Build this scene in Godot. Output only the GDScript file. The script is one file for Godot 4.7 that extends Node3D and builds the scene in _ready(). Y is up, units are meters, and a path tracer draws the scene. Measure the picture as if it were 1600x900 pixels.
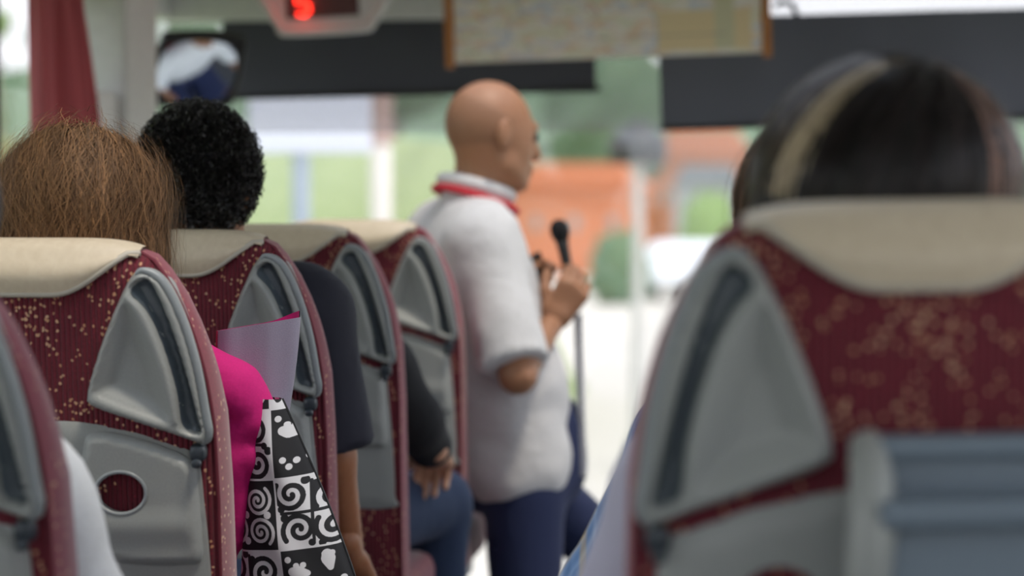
extends Node3D
# Interior of a tour coach: five aisle seats on the left, two on the right, seated passengers and a standing guide.
# x to the right, y up, -z towards the front of the coach; the raised seat floor is y = 0.

var rng := RandomNumberGenerator.new()
var used := {}
var noise := FastNoiseLite.new()
var M := {}

# ------------------------------------------------------------------ mesh builder
class MB:
	var v := PackedVector3Array()
	var n := PackedVector3Array()
	var uv := PackedVector2Array()
	var col := PackedColorArray()
	var ix := PackedInt32Array()
	var has_uv := false
	var has_col := false
	func vert(p: Vector3, t := Vector2.ZERO, c := Color.WHITE) -> int:
		v.append(p); n.append(Vector3.ZERO); uv.append(t); col.append(c)
		return v.size() - 1
	func tri(a: int, b: int, c: int) -> void:   # counter-clockwise seen from outside
		ix.append(a); ix.append(c); ix.append(b)
		var m := (v[b] - v[a]).cross(v[c] - v[a])
		n[a] += m; n[b] += m; n[c] += m
	func quad(a: int, b: int, c: int, d: int) -> void:
		tri(a, b, c); tri(a, c, d)
	func flat_tri(a: Vector3, b: Vector3, c: Vector3) -> void:
		tri(vert(a), vert(b), vert(c))
	func flat_quad(a: Vector3, b: Vector3, c: Vector3, d: Vector3) -> void:
		var i := vert(a, Vector2(0, 1)); var j := vert(b, Vector2(1, 1)); var k := vert(c, Vector2(1, 0)); var l := vert(d, Vector2(0, 0))
		quad(i, j, k, l)
	func mesh() -> ArrayMesh:
		for i in n.size():
			n[i] = n[i].normalized() if n[i].length_squared() > 1e-20 else Vector3.UP
		var a := []
		a.resize(Mesh.ARRAY_MAX)
		a[Mesh.ARRAY_VERTEX] = v; a[Mesh.ARRAY_NORMAL] = n; a[Mesh.ARRAY_INDEX] = ix
		if has_uv: a[Mesh.ARRAY_TEX_UV] = uv
		if has_col: a[Mesh.ARRAY_COLOR] = col
		var m := ArrayMesh.new()
		m.add_surface_from_arrays(Mesh.PRIMITIVE_TRIANGLES, a)
		return m
	# bevelled box
	func box(c: Vector3, size: Vector3, r := 0.005, basis := Basis.IDENTITY) -> void:
		var h := size * 0.5
		r = minf(r, minf(h.x, minf(h.y, h.z)) * 0.999)
		for ax in 3:
			for sg in [-1.0, 1.0]:
				var u := (ax + 1) % 3
				var w := (ax + 2) % 3
				var gu := [-h[u], -h[u] + r * 0.35, -h[u] + r, h[u] - r, h[u] - r * 0.35, h[u]]
				var gw := [-h[w], -h[w] + r * 0.35, -h[w] + r, h[w] - r, h[w] - r * 0.35, h[w]]
				var first := v.size()
				for j in 6:
					for i in 6:
						var q := Vector3.ZERO
						q[ax] = sg * h[ax]; q[u] = gu[i]; q[w] = gw[j]
						var inner := q.clamp(-(h - Vector3.ONE * r), h - Vector3.ONE * r)
						var d := (q - inner).normalized()
						vert(c + basis * (inner + d * r), Vector2(i / 5.0, j / 5.0))
				for j in 5:
					for i in 5:
						var a := first + j * 6 + i
						if sg > 0: quad(a, a + 1, a + 7, a + 6)
						else: quad(a, a + 6, a + 7, a + 1)
	# tube along points; radius: number or array
	func tube(pts: Array, radius, sides := 10, closed := false, cap := true) -> void:
		var np := pts.size()
		var first := v.size()
		var up := Vector3.UP
		var t0: Vector3 = (pts[1] - pts[0]).normalized()
		if absf(t0.dot(up)) > 0.9: up = Vector3.RIGHT
		var side := t0.cross(up).normalized()
		for i in np:
			var a: Vector3 = pts[(i - 1 + np) % np] if closed else pts[maxi(i - 1, 0)]
			var b: Vector3 = pts[(i + 1) % np] if closed else pts[mini(i + 1, np - 1)]
			var t := (b - a).normalized()
			side = (side - t * side.dot(t)).normalized()
			var bi := t.cross(side)
			var r: float = radius[i] if radius is Array else radius
			for k in sides:
				var an := TAU * k / sides
				vert(pts[i] + (side * cos(an) + bi * sin(an)) * r, Vector2(float(k) / sides, float(i) / np))
		for i in (np if closed else np - 1):
			for k in sides:
				var i2 := (i + 1) % np
				var k2 := (k + 1) % sides
				quad(first + i * sides + k, first + i * sides + k2, first + i2 * sides + k2, first + i2 * sides + k)
		if cap and not closed:
			var a := vert(pts[0]); var b := vert(pts[np - 1])
			for k in sides:
				tri(a, first + (k + 1) % sides, first + k)
				tri(b, first + (np - 1) * sides + k, first + (np - 1) * sides + (k + 1) % sides)
	# lathe round y at c: profile of (radius, height), from bottom to top
	func lathe(c: Vector3, prof: Array, sides := 20, basis := Basis.IDENTITY) -> void:
		var first := v.size()
		for p in prof:
			for k in sides:
				var an := TAU * k / sides
				vert(c + basis * Vector3(cos(an) * p[0], p[1], sin(an) * p[0]), Vector2(float(k) / sides, p[1]))
		for i in prof.size() - 1:
			for k in sides:
				var k2 := (k + 1) % sides
				quad(first + i * sides + k, first + (i + 1) * sides + k, first + (i + 1) * sides + k2, first + i * sides + k2)
	# grid surface from a callable (s, t) -> [position, uv]; normal side by flip
	func grid(nu: int, nv: int, fn: Callable, flip := false) -> void:
		var first := v.size()
		for j in nv + 1:
			for i in nu + 1:
				var r: Array = fn.call(float(i) / nu, float(j) / nv)
				vert(r[0], r[1])
		for j in nv:
			for i in nu:
				var a := first + j * (nu + 1) + i
				if flip: quad(a, a + nu + 1, a + nu + 2, a + 1)
				else: quad(a, a + 1, a + nu + 2, a + nu + 1)
	# extruded polygon (counter-clockwise in x, y seen from +z), from z0 to z1
	func prism(poly: PackedVector2Array, z0: float, z1: float, tf := Transform3D.IDENTITY) -> void:
		if Geometry2D.is_polygon_clockwise(poly): poly.reverse()
		var tr := Geometry2D.triangulate_polygon(poly)
		for side in [0, 1]:
			var first := v.size()
			for p in poly: vert(tf * Vector3(p.x, p.y, z1 if side == 1 else z0), p)
			for i in range(0, tr.size(), 3):
				var a := poly[tr[i]]; var b := poly[tr[i + 1]]; var c := poly[tr[i + 2]]
				var ccw := (b - a).cross(c - a) > 0
				if ccw == (side == 1): tri(first + tr[i], first + tr[i + 1], first + tr[i + 2])
				else: tri(first + tr[i], first + tr[i + 2], first + tr[i + 1])
		for i in poly.size():
			var a := poly[i]; var b := poly[(i + 1) % poly.size()]
			flat_quad(tf * Vector3(a.x, a.y, z0), tf * Vector3(b.x, b.y, z0), tf * Vector3(b.x, b.y, z1), tf * Vector3(a.x, a.y, z1))
	func ball(c: Vector3, r: Vector3, seg := 14, basis := Basis.IDENTITY) -> void:
		grid(seg, seg / 2, func(s: float, t: float):
			var th: float = PI * t; var ph: float = TAU * s
			return [c + basis * (Vector3(sin(th) * cos(ph), cos(th), sin(th) * sin(ph)) * r), Vector2(s, t)])

# ------------------------------------------------------------------ implicit surfaces (bodies)
class Field:
	var o: Vector3
	var c: float
	var nx: int
	var ny: int
	var nz: int
	var d := PackedFloat32Array()
	func _init(lo: Vector3, hi: Vector3, cell: float) -> void:
		o = lo; c = cell
		nx = int((hi.x - lo.x) / c) + 2; ny = int((hi.y - lo.y) / c) + 2; nz = int((hi.z - lo.z) / c) + 2
		d.resize(nx * ny * nz)
		d.fill(10.0)
	func span(lo: Vector3, hi: Vector3) -> Array:
		var a := (lo - o) / c; var b := (hi - o) / c
		return [clampi(int(a.x), 0, nx - 1), clampi(int(a.y), 0, ny - 1), clampi(int(a.z), 0, nz - 1), clampi(int(b.x) + 1, 0, nx - 1), clampi(int(b.y) + 1, 0, ny - 1), clampi(int(b.z) + 1, 0, nz - 1)]
	func put(i: int, e: float, k: float) -> void:
		var f := d[i]
		var h := maxf(k - absf(f - e), 0.0)
		d[i] = minf(f, e) - h * h / (4.0 * k)
	# tapered capsule; flat: cut square at b
	func cap(a: Vector3, b: Vector3, ra: float, rb: float, k := 0.02, flat := false, squash := Vector3.ONE) -> void:
		var m := maxf(ra, rb) + k + 2.0 * c
		var mm := Vector3(m, m, m) * Vector3(maxf(1, squash.x), maxf(1, squash.y), maxf(1, squash.z))
		var s := span(a.min(b) - mm, a.max(b) + mm)
		var ab := b - a
		var l2 := maxf(ab.length_squared(), 1e-9)
		var dir := ab / sqrt(l2)
		for z in range(s[2], s[5] + 1):
			for y in range(s[1], s[4] + 1):
				var row := (z * ny + y) * nx
				for x in range(s[0], s[3] + 1):
					var p := o + Vector3(x, y, z) * c
					var t := clampf((p - a).dot(ab) / l2, 0.0, 1.0)
					var e := ((p - a - ab * t) / squash).length() - lerpf(ra, rb, t)
					if flat: e = maxf(e, (p - b).dot(dir))
					put(row + x, e, k)
	func ell(q: Vector3, r: Vector3, k := 0.02, basis := Basis.IDENTITY) -> void:
		var m := maxf(r.x, maxf(r.y, r.z)) + k + 2.0 * c
		var s := span(q - Vector3(m, m, m), q + Vector3(m, m, m))
		var inv := basis.transposed()
		for z in range(s[2], s[5] + 1):
			for y in range(s[1], s[4] + 1):
				var row := (z * ny + y) * nx
				for x in range(s[0], s[3] + 1):
					var p := inv * (o + Vector3(x, y, z) * c - q)
					var k0 := (p / r).length()
					var k1 := (p / (r * r)).length()
					put(row + x, k0 * (k0 - 1.0) / maxf(k1, 1e-6), k)
	func cut(n: Vector3, at: Vector3) -> void:   # removes the side that n points to
		for z in nz:
			for y in ny:
				var row := (z * ny + y) * nx
				for x in nx:
					d[row + x] = maxf(d[row + x], (o + Vector3(x, y, z) * c - at).dot(n))
	func ripple(ns: FastNoiseLite, amp: float) -> void:
		for z in nz:
			for y in ny:
				var row := (z * ny + y) * nx
				for x in nx:
					if absf(d[row + x]) < 0.06:
						var p := o + Vector3(x, y, z) * c
						d[row + x] += amp * ns.get_noise_3d(p.x * 100.0, p.y * 100.0, p.z * 100.0)
	func mesh(mb: MB) -> void:
		var id := PackedInt32Array()
		id.resize(nx * ny * nz)
		id.fill(-1)
		var sy := nx
		var sz := nx * ny
		for z in nz - 1:
			for y in ny - 1:
				var row := (z * ny + y) * nx
				for x in nx - 1:
					var i := row + x
					var a := d[i]
					if absf(a) > 2.5 * c: continue
					var q := [a, d[i + 1], d[i + sy], d[i + sy + 1], d[i + sz], d[i + sz + 1], d[i + sz + sy], d[i + sz + sy + 1]]
					var neg := 0
					for e in q: neg += 1 if e < 0.0 else 0
					if neg == 0 or neg == 8: continue
					var sum := Vector3.ZERO
					var cnt := 0
					for e in 12:
						var e0: int = [0, 2, 4, 6, 0, 1, 4, 5, 0, 1, 2, 3][e]
						var e1: int = [1, 3, 5, 7, 2, 3, 6, 7, 4, 5, 6, 7][e]
						if (q[e0] < 0.0) != (q[e1] < 0.0):
							var t: float = q[e0] / (q[e0] - q[e1])
							var p0 := Vector3(e0 & 1, (e0 >> 1) & 1, e0 >> 2)
							var p1 := Vector3(e1 & 1, (e1 >> 1) & 1, e1 >> 2)
							sum += p0.lerp(p1, t); cnt += 1
					id[i] = mb.vert(o + (Vector3(x, y, z) + sum / cnt) * c)
		for z in range(1, nz - 1):
			for y in range(1, ny - 1):
				var row := (z * ny + y) * nx
				for x in range(1, nx - 1):
					var i := row + x
					var neg := d[i] < 0.0
					if neg != (d[i + 1] < 0.0): face(mb, id[i - sy - sz], id[i - sz], id[i], id[i - sy], neg)
					if neg != (d[i + sy] < 0.0): face(mb, id[i - sz - 1], id[i - 1], id[i], id[i - sz], neg)
					if neg != (d[i + sz] < 0.0): face(mb, id[i - 1 - sy], id[i - sy], id[i], id[i - 1], neg)
	func face(mb: MB, a: int, b: int, e: int, f: int, neg: bool) -> void:
		if a < 0 or b < 0 or e < 0 or f < 0: return
		if neg: mb.quad(a, b, e, f)
		else: mb.quad(a, f, e, b)

# ------------------------------------------------------------------ nodes and tags
func numbered(called: String) -> String:
	var k: int = used.get(called, 0)
	used[called] = k + 1
	return called if k == 0 else "%s_%03d" % [called, k]

func tag(o: Node, label: String, category := "", group := "", kind := "") -> Node:
	o.set_meta("label", label)
	if category: o.set_meta("category", category)
	if group: o.set_meta("group", group)
	if kind: o.set_meta("kind", kind)
	return o

func thing(called: String, label: String, category: String, at := Vector3.ZERO, turn := 0.0, group := "") -> Node3D:
	var o := Node3D.new()
	o.name = numbered(called)
	add_child(o)
	o.position = at
	o.rotation.y = turn
	tag(o, label, category, group)
	return o

func part(called: String, mb, m: Material, parent: Node, tf := Transform3D.IDENTITY) -> MeshInstance3D:
	var o := MeshInstance3D.new()
	o.mesh = mb.mesh() if mb is MB else mb
	o.material_override = m
	o.name = called if parent != self else numbered(called)
	parent.add_child(o, true)
	o.transform = tf
	return o

func struct(called: String, mb, m: Material, label := "") -> MeshInstance3D:
	var o := part(called, mb, m, self)
	o.set_meta("kind", "structure")
	if label: o.set_meta("label", label)
	return o

func boxes(list: Array, r := 0.006) -> MB:   # each: [lo, hi]
	var b := MB.new()
	for e in list: b.box((e[0] + e[1]) * 0.5, (e[1] - e[0]).abs(), r)
	return b

# ------------------------------------------------------------------ materials
func mat(hex: String, rough := 0.6, more := {}) -> StandardMaterial3D:
	var m := StandardMaterial3D.new()
	m.albedo_color = Color(hex)
	m.roughness = rough
	for k in more: m.set(k, more[k])
	return m

func noise_tex(freq: float, size := 256, seed_ := 1, as_normal := false, oct := 4) -> NoiseTexture2D:
	var n := FastNoiseLite.new()
	n.seed = seed_; n.frequency = freq; n.fractal_octaves = oct
	var t := NoiseTexture2D.new()
	t.width = size; t.height = size; t.seamless = true; t.noise = n
	t.as_normal_map = as_normal
	return t

func ramp_tex(freq: float, a: Color, b: Color, size := 256, seed_ := 1, oct := 4) -> NoiseTexture2D:
	var t := noise_tex(freq, size, seed_, false, oct)
	var g := Gradient.new()
	g.set_color(0, a); g.set_color(1, b)
	t.color_ramp = g
	return t

func tri_mat(hex_a: String, hex_b: String, freq: float, scale_: float, rough := 0.8, bump := 0.0, more := {}) -> StandardMaterial3D:
	var m := StandardMaterial3D.new()
	m.albedo_texture = ramp_tex(freq, Color(hex_a), Color(hex_b))
	m.uv1_triplanar = true
	m.uv1_scale = Vector3.ONE * scale_
	m.roughness = rough
	if bump > 0.0:
		m.heightmap_enabled = true
		m.heightmap_texture = noise_tex(freq, 256, 7)
		m.heightmap_scale = bump
	for k in more: m.set(k, more[k])
	return m

func disc(im: Image, x: float, y: float, r: float, c: Color) -> void:
	var w := im.get_width(); var h := im.get_height()
	for j in range(int(y - r), int(y + r) + 2):
		for i in range(int(x - r), int(x + r) + 2):
			if Vector2(i - x, j - y).length() <= r:
				im.set_pixel(posmod(i, w), posmod(j, h), c)

func stroke(im: Image, pts: Array, r: float, c: Color) -> void:
	for k in pts.size() - 1:
		var a: Vector2 = pts[k]; var b: Vector2 = pts[k + 1]
		var n := int(a.distance_to(b) / maxf(1.0, r * 0.5)) + 1
		for q in n: 
			var p := a.lerp(b, float(q) / n)
			disc(im, p.x, p.y, r, c)

# dark red ribbed moquette with woven cream flecks; one tile = 0.32 m
func fabric_images(base: Color, gap: Color, flecks: int, seed_: int, ribs := true) -> Array:
	var s := 1024
	var im := Image.create(s, s, false, Image.FORMAT_RGB8)
	var hm := Image.create(s, s, false, Image.FORMAT_RGB8)
	var r := RandomNumberGenerator.new()
	r.seed = seed_
	im.fill(base); hm.fill(Color(0.6, 0.6, 0.6))
	var n_ribs := 48
	for x in s:
		var ph := fposmod(float(x) / s * n_ribs, 1.0)
		var h := pow(sin(PI * ph), 0.5)
		if ribs:
			var c := gap.lerp(base, smoothstep(0.30, 0.75, h))
			im.fill_rect(Rect2i(x, 0, 1, s), c)
			hm.fill_rect(Rect2i(x, 0, 1, s), Color(h, h, h))
	for k in 26000:   # yarn grain
		var x := r.randi() % s; var y := r.randi() % s
		var f := r.randf_range(0.75, 1.3)
		var c := im.get_pixel(x, y)
		im.fill_rect(Rect2i(x, y, 2, r.randi_range(3, 9)), Color(c.r * f, c.g * f, c.b * f))
	var made := 0
	while made < flecks:
		var q := Vector2(r.randf(), r.randf()) * s
		var an := r.randf() * TAU
		var bend := r.randf_range(-0.35, 0.35)
		for k in r.randi_range(1, 4):
			q += Vector2(cos(an), sin(an)) * r.randf_range(28, 50)
			an += bend
			var cr := Color("d9b391").lerp(Color("c58f6b"), r.randf())
			var rad := r.randf_range(4.2, 7.0)
			disc(im, q.x, q.y, rad, cr)
			disc(im, q.x + r.randf_range(-4, 4), q.y + r.randf_range(-5, 5), rad * 0.75, cr)
			made += 1
	return [ImageTexture.create_from_image(im), ImageTexture.create_from_image(hm)]

func cloth(hex: String, rough := 0.9, fine := 0.06, rim := 0.25, scale_ := 9.0) -> StandardMaterial3D:
	var c := Color(hex)
	var m := StandardMaterial3D.new()
	m.albedo_texture = M.weave
	m.albedo_color = c
	m.uv1_triplanar = true
	m.uv1_scale = Vector3.ONE * scale_
	m.roughness = rough
	m.heightmap_enabled = true
	m.heightmap_texture = M.wrinkle
	m.heightmap_scale = fine
	m.rim_enabled = true
	m.rim = rim
	m.rim_tint = 0.6
	return m

func make_materials() -> void:
	M.weave = ramp_tex(0.12, Color(0.91, 0.91, 0.91), Color(1, 1, 1), 256, 4, 3)
	M.wrinkle = noise_tex(0.02, 256, 9, false, 3)
	var f := fabric_images(Color("691b2a"), Color("691b2a"), 640, 3)
	M.fabric = StandardMaterial3D.new()
	M.fabric.albedo_texture = f[0]
	M.fabric.roughness = 0.92
	M.fabric.heightmap_enabled = true
	M.fabric.heightmap_texture = f[1]
	M.fabric.heightmap_scale = 0.34
	M.fabric.rim_enabled = true; M.fabric.rim = 0.2; M.fabric.rim_tint = 0.7
	var g := fabric_images(Color("80293a"), Color("80293a"), 260, 8, false)
	M.velvet = StandardMaterial3D.new()
	M.velvet.albedo_texture = g[0]
	M.velvet.roughness = 0.85
	M.velvet.rim_enabled = true; M.velvet.rim = 0.7; M.velvet.rim_tint = 0.7
	M.leather = tri_mat("c8b89f", "d8cab2", 0.05, 5.0, 0.48, 0.03)
	M.piping = mat("b9b2a4", 0.55)
	M.grey = tri_mat("939693", "9da09d", 0.08, 12.0, 0.42, 0.006)
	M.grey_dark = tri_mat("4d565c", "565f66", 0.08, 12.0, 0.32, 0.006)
	M.grey_trim = tri_mat("8b9193", "949a9c", 0.08, 12.0, 0.36, 0.006)
	M.tray = tri_mat("6b7884", "75828e", 0.06, 10.0, 0.38, 0.006)
	M.knob = mat("343b42", 0.35)
	M.black = mat("17181a", 0.5)
	M.black_cloth = tri_mat("41434b", "4c4e57", 0.08, 6.0, 0.9, 0.02)
	M.shell = tri_mat("cbccca", "d5d6d4", 0.03, 3.0, 0.7, 0.01)
	M.pillar = tri_mat("bcbebb", "c6c8c5", 0.03, 3.0, 0.65, 0.01)
	M.floor = tri_mat("4a4c50", "5b5d61", 0.2, 4.0, 0.8, 0.02)
	M.metal = mat("9a9c9e", 0.3, {"metallic": 0.9})
	M.wood = tri_mat("9a5f27", "b87a3a", 0.03, 6.0, 0.45)
	M.glass = mat("e8f2f0", 0.02, {"transparency": BaseMaterial3D.TRANSPARENCY_ALPHA})
	M.glass.albedo_color.a = 0.06
	M.skin_tan = skin("a06f50")
	M.skin_fair = skin("cf9c7e")
	M.skin_brown = skin("9a6240")
	M.eye = mat("2a211c", 0.15)
	M.strand = StandardMaterial3D.new()
	M.strand.vertex_color_use_as_albedo = true
	M.strand.roughness = 0.6
	M.strand.metallic_specular = 0.3
	M.strand.backlight_enabled = true
	M.strand.backlight = Color(0.25, 0.2, 0.16)
	M.strand_dark = M.strand.duplicate()
	M.strand_dark.roughness = 0.32
	M.strand_dark.metallic_specular = 0.35
	M.curl = M.strand_dark.duplicate()
	M.curl.metallic_specular = 0.6
	M.strand_dark.backlight_enabled = false
	M.foliage = tri_mat("5d7f3c", "8da45c", 0.06, 0.6, 0.9)
	M.foliage_dark = tri_mat("4f6a4c", "6d8a66", 0.06, 0.6, 0.9)
	M.bark = tri_mat("5a4a3c", "77634f", 0.08, 1.5, 0.9)

func skin(hex: String) -> StandardMaterial3D:
	return tri_mat(hex, Color(hex).lightened(0.06).to_html(false), 0.06, 8.0, 0.5, 0.01, {"subsurf_scatter_enabled": true, "subsurf_scatter_strength": 0.08})

# ------------------------------------------------------------------ coach seats
var SEAT := {}

func half_width(y: float) -> float:
	var k := [[0.36, 0.232], [0.80, 0.233], [0.90, 0.230], [0.95, 0.223], [0.983, 0.216], [1.02, 0.205], [1.063, 0.188], [1.095, 0.169], [1.113, 0.154], [1.124, 0.136], [1.130, 0.110]]
	for i in k.size() - 1:
		if y <= k[i + 1][0]: return lerpf(k[i][1], k[i + 1][1], clampf((y - k[i][0]) / (k[i + 1][0] - k[i][0]), 0, 1))
	return k[-1][1]

func thick(y: float) -> float:
	return lerpf(0.125, 0.10, clampf((y - 0.4) / 0.5, 0, 1)) if y < 0.9 else lerpf(0.10, 0.055, clampf((y - 0.9) / 0.23, 0, 1))

func back_w(x: float, y: float) -> float:   # depth of the back face, + towards the rear
	var hw := half_width(y)
	var q := clampf(absf(x) / hw, 0, 1)
	var top := clampf((y - 1.09) / 0.04, 0, 1)
	return 0.010 * (1.0 - q * q) - 0.016 * pow(q, 8.0) - 0.020 * top * top

func grip_base(p: Vector2) -> float:
	var y := minf(p.y, 1.08)
	return back_w(minf(p.x, half_width(y) * 0.9), y) + 0.001

# outline of the grip, metres, aisle side at +x, seat centre at 0
func px_seat(a: Array) -> PackedVector2Array:
	var r := PackedVector2Array()
	for p in a: r.append(Vector2((p[0] - 44.0) / 1258.0, 1.19 - (p[1] - 300.0) / 1258.0))
	return r

func smooth_poly(p: PackedVector2Array, per := 5, closed := true) -> PackedVector2Array:
	var r := PackedVector2Array()
	var n := p.size()
	for i in (n if closed else n - 1):
		var a := p[(i - 1 + n) % n] if closed else p[maxi(i - 1, 0)]
		var b := p[i]
		var c := p[(i + 1) % n] if closed else p[mini(i + 1, n - 1)]
		var d := p[(i + 2) % n] if closed else p[mini(i + 2, n - 1)]
		for k in per: r.append(b.cubic_interpolate(c, a, d, float(k) / per))
	if not closed: r.append(p[n - 1])
	return r

func dist_to(p: Vector2, poly: PackedVector2Array, closed := true) -> float:
	var best := 9.0
	for i in (poly.size() if closed else poly.size() - 1):
		var q := Geometry2D.get_closest_point_to_segment(p, poly[i], poly[(i + 1) % poly.size()])
		best = minf(best, p.distance_squared_to(q))
	return sqrt(best)

# a moulded plate: height(p) over the polygon, with a skirt; returns a mesh with z = depth
func plate(poly: PackedVector2Array, step: float, height: Callable, skirt := 0.03, holes: Array = []) -> MB:
	var pts := PackedVector2Array(poly)
	for h in holes: pts.append_array(h)
	var lo := poly[0]; var hi := poly[0]
	for p in poly:
		lo = lo.min(p); hi = hi.max(p)
	var y := lo.y + step * 0.5
	var odd := false
	while y < hi.y:
		var x := lo.x + (step * 0.5 if odd else step)
		while x < hi.x:
			var p := Vector2(x, y)
			var ok := Geometry2D.is_point_in_polygon(p, poly) and dist_to(p, poly) > step * 0.45
			for h in holes:
				ok = ok and not Geometry2D.is_point_in_polygon(p, h) and dist_to(p, h) > step * 0.45
			if ok: pts.append(p)
			x += step
		y += step * 0.87
		odd = not odd
	var tr := Geometry2D.triangulate_delaunay(pts)
	var b := MB.new()
	for p in pts: b.vert(Vector3(p.x, p.y, height.call(p)), p)
	for i in range(0, tr.size(), 3):
		var q := (pts[tr[i]] + pts[tr[i + 1]] + pts[tr[i + 2]]) / 3.0
		if not Geometry2D.is_point_in_polygon(q, poly): continue
		var inside := false
		for h in holes: inside = inside or Geometry2D.is_point_in_polygon(q, h)
		if inside: continue
		if (pts[tr[i + 1]] - pts[tr[i]]).cross(pts[tr[i + 2]] - pts[tr[i]]) > 0: b.tri(tr[i], tr[i + 1], tr[i + 2])
		else: b.tri(tr[i], tr[i + 2], tr[i + 1])
	var loops := [poly]
	loops.append_array(holes)
	for li in loops.size():
		var lp: PackedVector2Array = loops[li]
		if Geometry2D.is_polygon_clockwise(lp) == (li == 0): 
			lp = lp.duplicate(); lp.reverse()
		for i in lp.size():
			var p := lp[i]; var q := lp[(i + 1) % lp.size()]
			var hp: float = height.call(p); var hq: float = height.call(q)
			b.flat_quad(Vector3(p.x, p.y, hp - skirt), Vector3(q.x, q.y, hq - skirt), Vector3(q.x, q.y, hq), Vector3(p.x, p.y, hp))
	return b

func make_seat_meshes() -> void:
	# back face
	var b := MB.new(); b.has_uv = true
	b.grid(28, 44, func(s: float, t: float):
		var y := 0.36 + 0.77 * t
		var x: float = (s * 2.0 - 1.0) * half_width(y)
		return [Vector3(x, y, back_w(x, y)), Vector2(x / 0.32, -y / 0.32)])
	SEAT.back = b.mesh()
	# sides and front cushion
	b = MB.new(); b.has_uv = true
	for sg in [-1.0, 1.0]:
		b.grid(8, 44, func(s: float, t: float):
			var y := 0.36 + 0.77 * t
			var hw := half_width(y)
			var w0 := back_w(hw, y)
			var w1: float = -thick(y)
			var x: float = hw + 0.006 * sin(PI * s) * clampf((1.13 - y) / 0.1, 0, 1)
			return [Vector3(sg * x, y, lerpf(w0, w1, s)), Vector2(s * 0.3 + 0.37, -y / 0.32)], sg < 0)
	SEAT.sides = b.mesh()
	b = MB.new(); b.has_uv = true
	b.grid(16, 30, func(s: float, t: float):
		var y := 0.36 + 0.77 * t
		var x: float = (s * 2.0 - 1.0) * half_width(y)
		return [Vector3(x, y, -thick(y) - 0.035 * (1.0 - pow(absf(s * 2 - 1), 4.0)) * sin(PI * clampf(t, 0.02, 0.98))), Vector2(x / 0.32, -y / 0.32)], true)
	SEAT.front = b.mesh()
	# welt along the edge of the back face
	b = MB.new()
	for sg in [-1.0, 1.0]:
		var p := []
		for i in 40:
			var y := 0.37 + 0.758 * i / 39.0
			p.append(Vector3(sg * half_width(y), y, back_w(half_width(y), y) + 0.001))
		b.tube(p, 0.0032, 6)
	SEAT.welt = b.mesh()
	# cream headrest cover wrapped over the top
	var edge := func(x: float) -> float:
		var q := absf(x)
		if q < 0.035: return 1.070
		return 1.070 + 0.058 * pow(smoothstep(0.030, 0.155, q), 1.15)
	b = MB.new()
	b.grid(40, 26, func(s: float, t: float):
		var x: float = (s * 2.0 - 1.0) * 0.140
		var yb: float = minf(edge.call(x), 1.119)
		var q := absf(x) / 0.140
		var top := 1.136 - 0.011 * pow(q, 5.0)
		var puff := 0.016 * (1.0 - pow(q, 6.0))
		if t < 0.45:
			var y := lerpf(yb, top - 0.012, t / 0.45)
			return [Vector3(x, y, maxf(back_w(x, minf(y, 1.13)), -0.012) + 0.006 + puff * sin(PI * 0.9 * clampf(t / 0.45 + 0.12, 0, 1)) * 0.5), Vector2(s, t)]
		if t < 0.65:
			var a := (t - 0.45) / 0.2 * PI
			return [Vector3(x, top - 0.012 + 0.012 * sin(a), lerpf(maxf(back_w(x, top - 0.012), -0.012) + 0.006, -0.066, 0.5 - 0.5 * cos(a))), Vector2(s, t)]
		var z := (t - 0.65) / 0.35
		return [Vector3(x, lerpf(top - 0.012, 0.93, z), -0.066 - puff * sin(PI * z) * 2.0 - 0.045 * z), Vector2(s, t)])
	SEAT.head = b.mesh()
	b = MB.new()
	var pp := []
	for i in 41:
		var x := -0.140 + 0.280 * i / 40.0
		var y: float = minf(edge.call(x), 1.119)
		pp.append(Vector3(x, y, back_w(x, y) + 0.0065))
	b.tube(pp, 0.0042, 7)
	SEAT.head_piping = b.mesh()
	# grip: a shallow pocket and a dark finger slot inside a raised frame
	var outer := smooth_poly(px_seat([[234, 411], [266, 431], [294, 488], [316, 564], [329, 646], [333, 681], [320, 698], [272, 680], [209, 658], [143, 633], [135, 612], [149, 564], [168, 513], [196, 450], [214, 421]]), 5)
	var ridge := smooth_poly(px_seat([[207, 452], [232, 482], [256, 540], [274, 606], [281, 652]]), 6, false)
	var slot := smooth_poly(px_seat([[214, 444], [228, 426], [248, 430], [272, 484], [292, 545], [309, 612], [318, 652], [322, 676], [306, 676], [287, 664], [280, 606], [262, 538], [238, 480]]), 4)
	var pocket := smooth_poly(px_seat([[203, 464], [225, 488], [249, 545], [267, 608], [273, 646], [263, 657], [212, 640], [158, 617], [150, 603], [162, 564], [180, 513]]), 5)
	var gh := func(p: Vector2) -> float:
		var d := dist_to(p, outer)
		var h := 0.024 * smoothstep(0.0, 0.007, d) - 0.003
		if Geometry2D.is_point_in_polygon(p, slot): h -= 0.018 * smoothstep(0.0, 0.005, dist_to(p, slot))
		elif Geometry2D.is_point_in_polygon(p, pocket):
			var e := dist_to(p, pocket)
			h -= 0.004 * smoothstep(0.0, 0.004, e) + 0.0155 * smoothstep(0.0, 0.028, e)
		h += 0.003 * exp(-pow(dist_to(p, ridge, false) / 0.004, 2.0))
		return h + grip_base(p)
	SEAT.grip = plate(outer, 0.0042, gh, 0.03).mesh()
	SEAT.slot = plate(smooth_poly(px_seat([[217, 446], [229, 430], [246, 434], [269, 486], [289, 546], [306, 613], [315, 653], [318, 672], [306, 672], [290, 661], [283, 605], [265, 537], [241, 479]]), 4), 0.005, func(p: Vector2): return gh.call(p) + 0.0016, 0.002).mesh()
	b = MB.new()
	var rim := []
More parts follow.
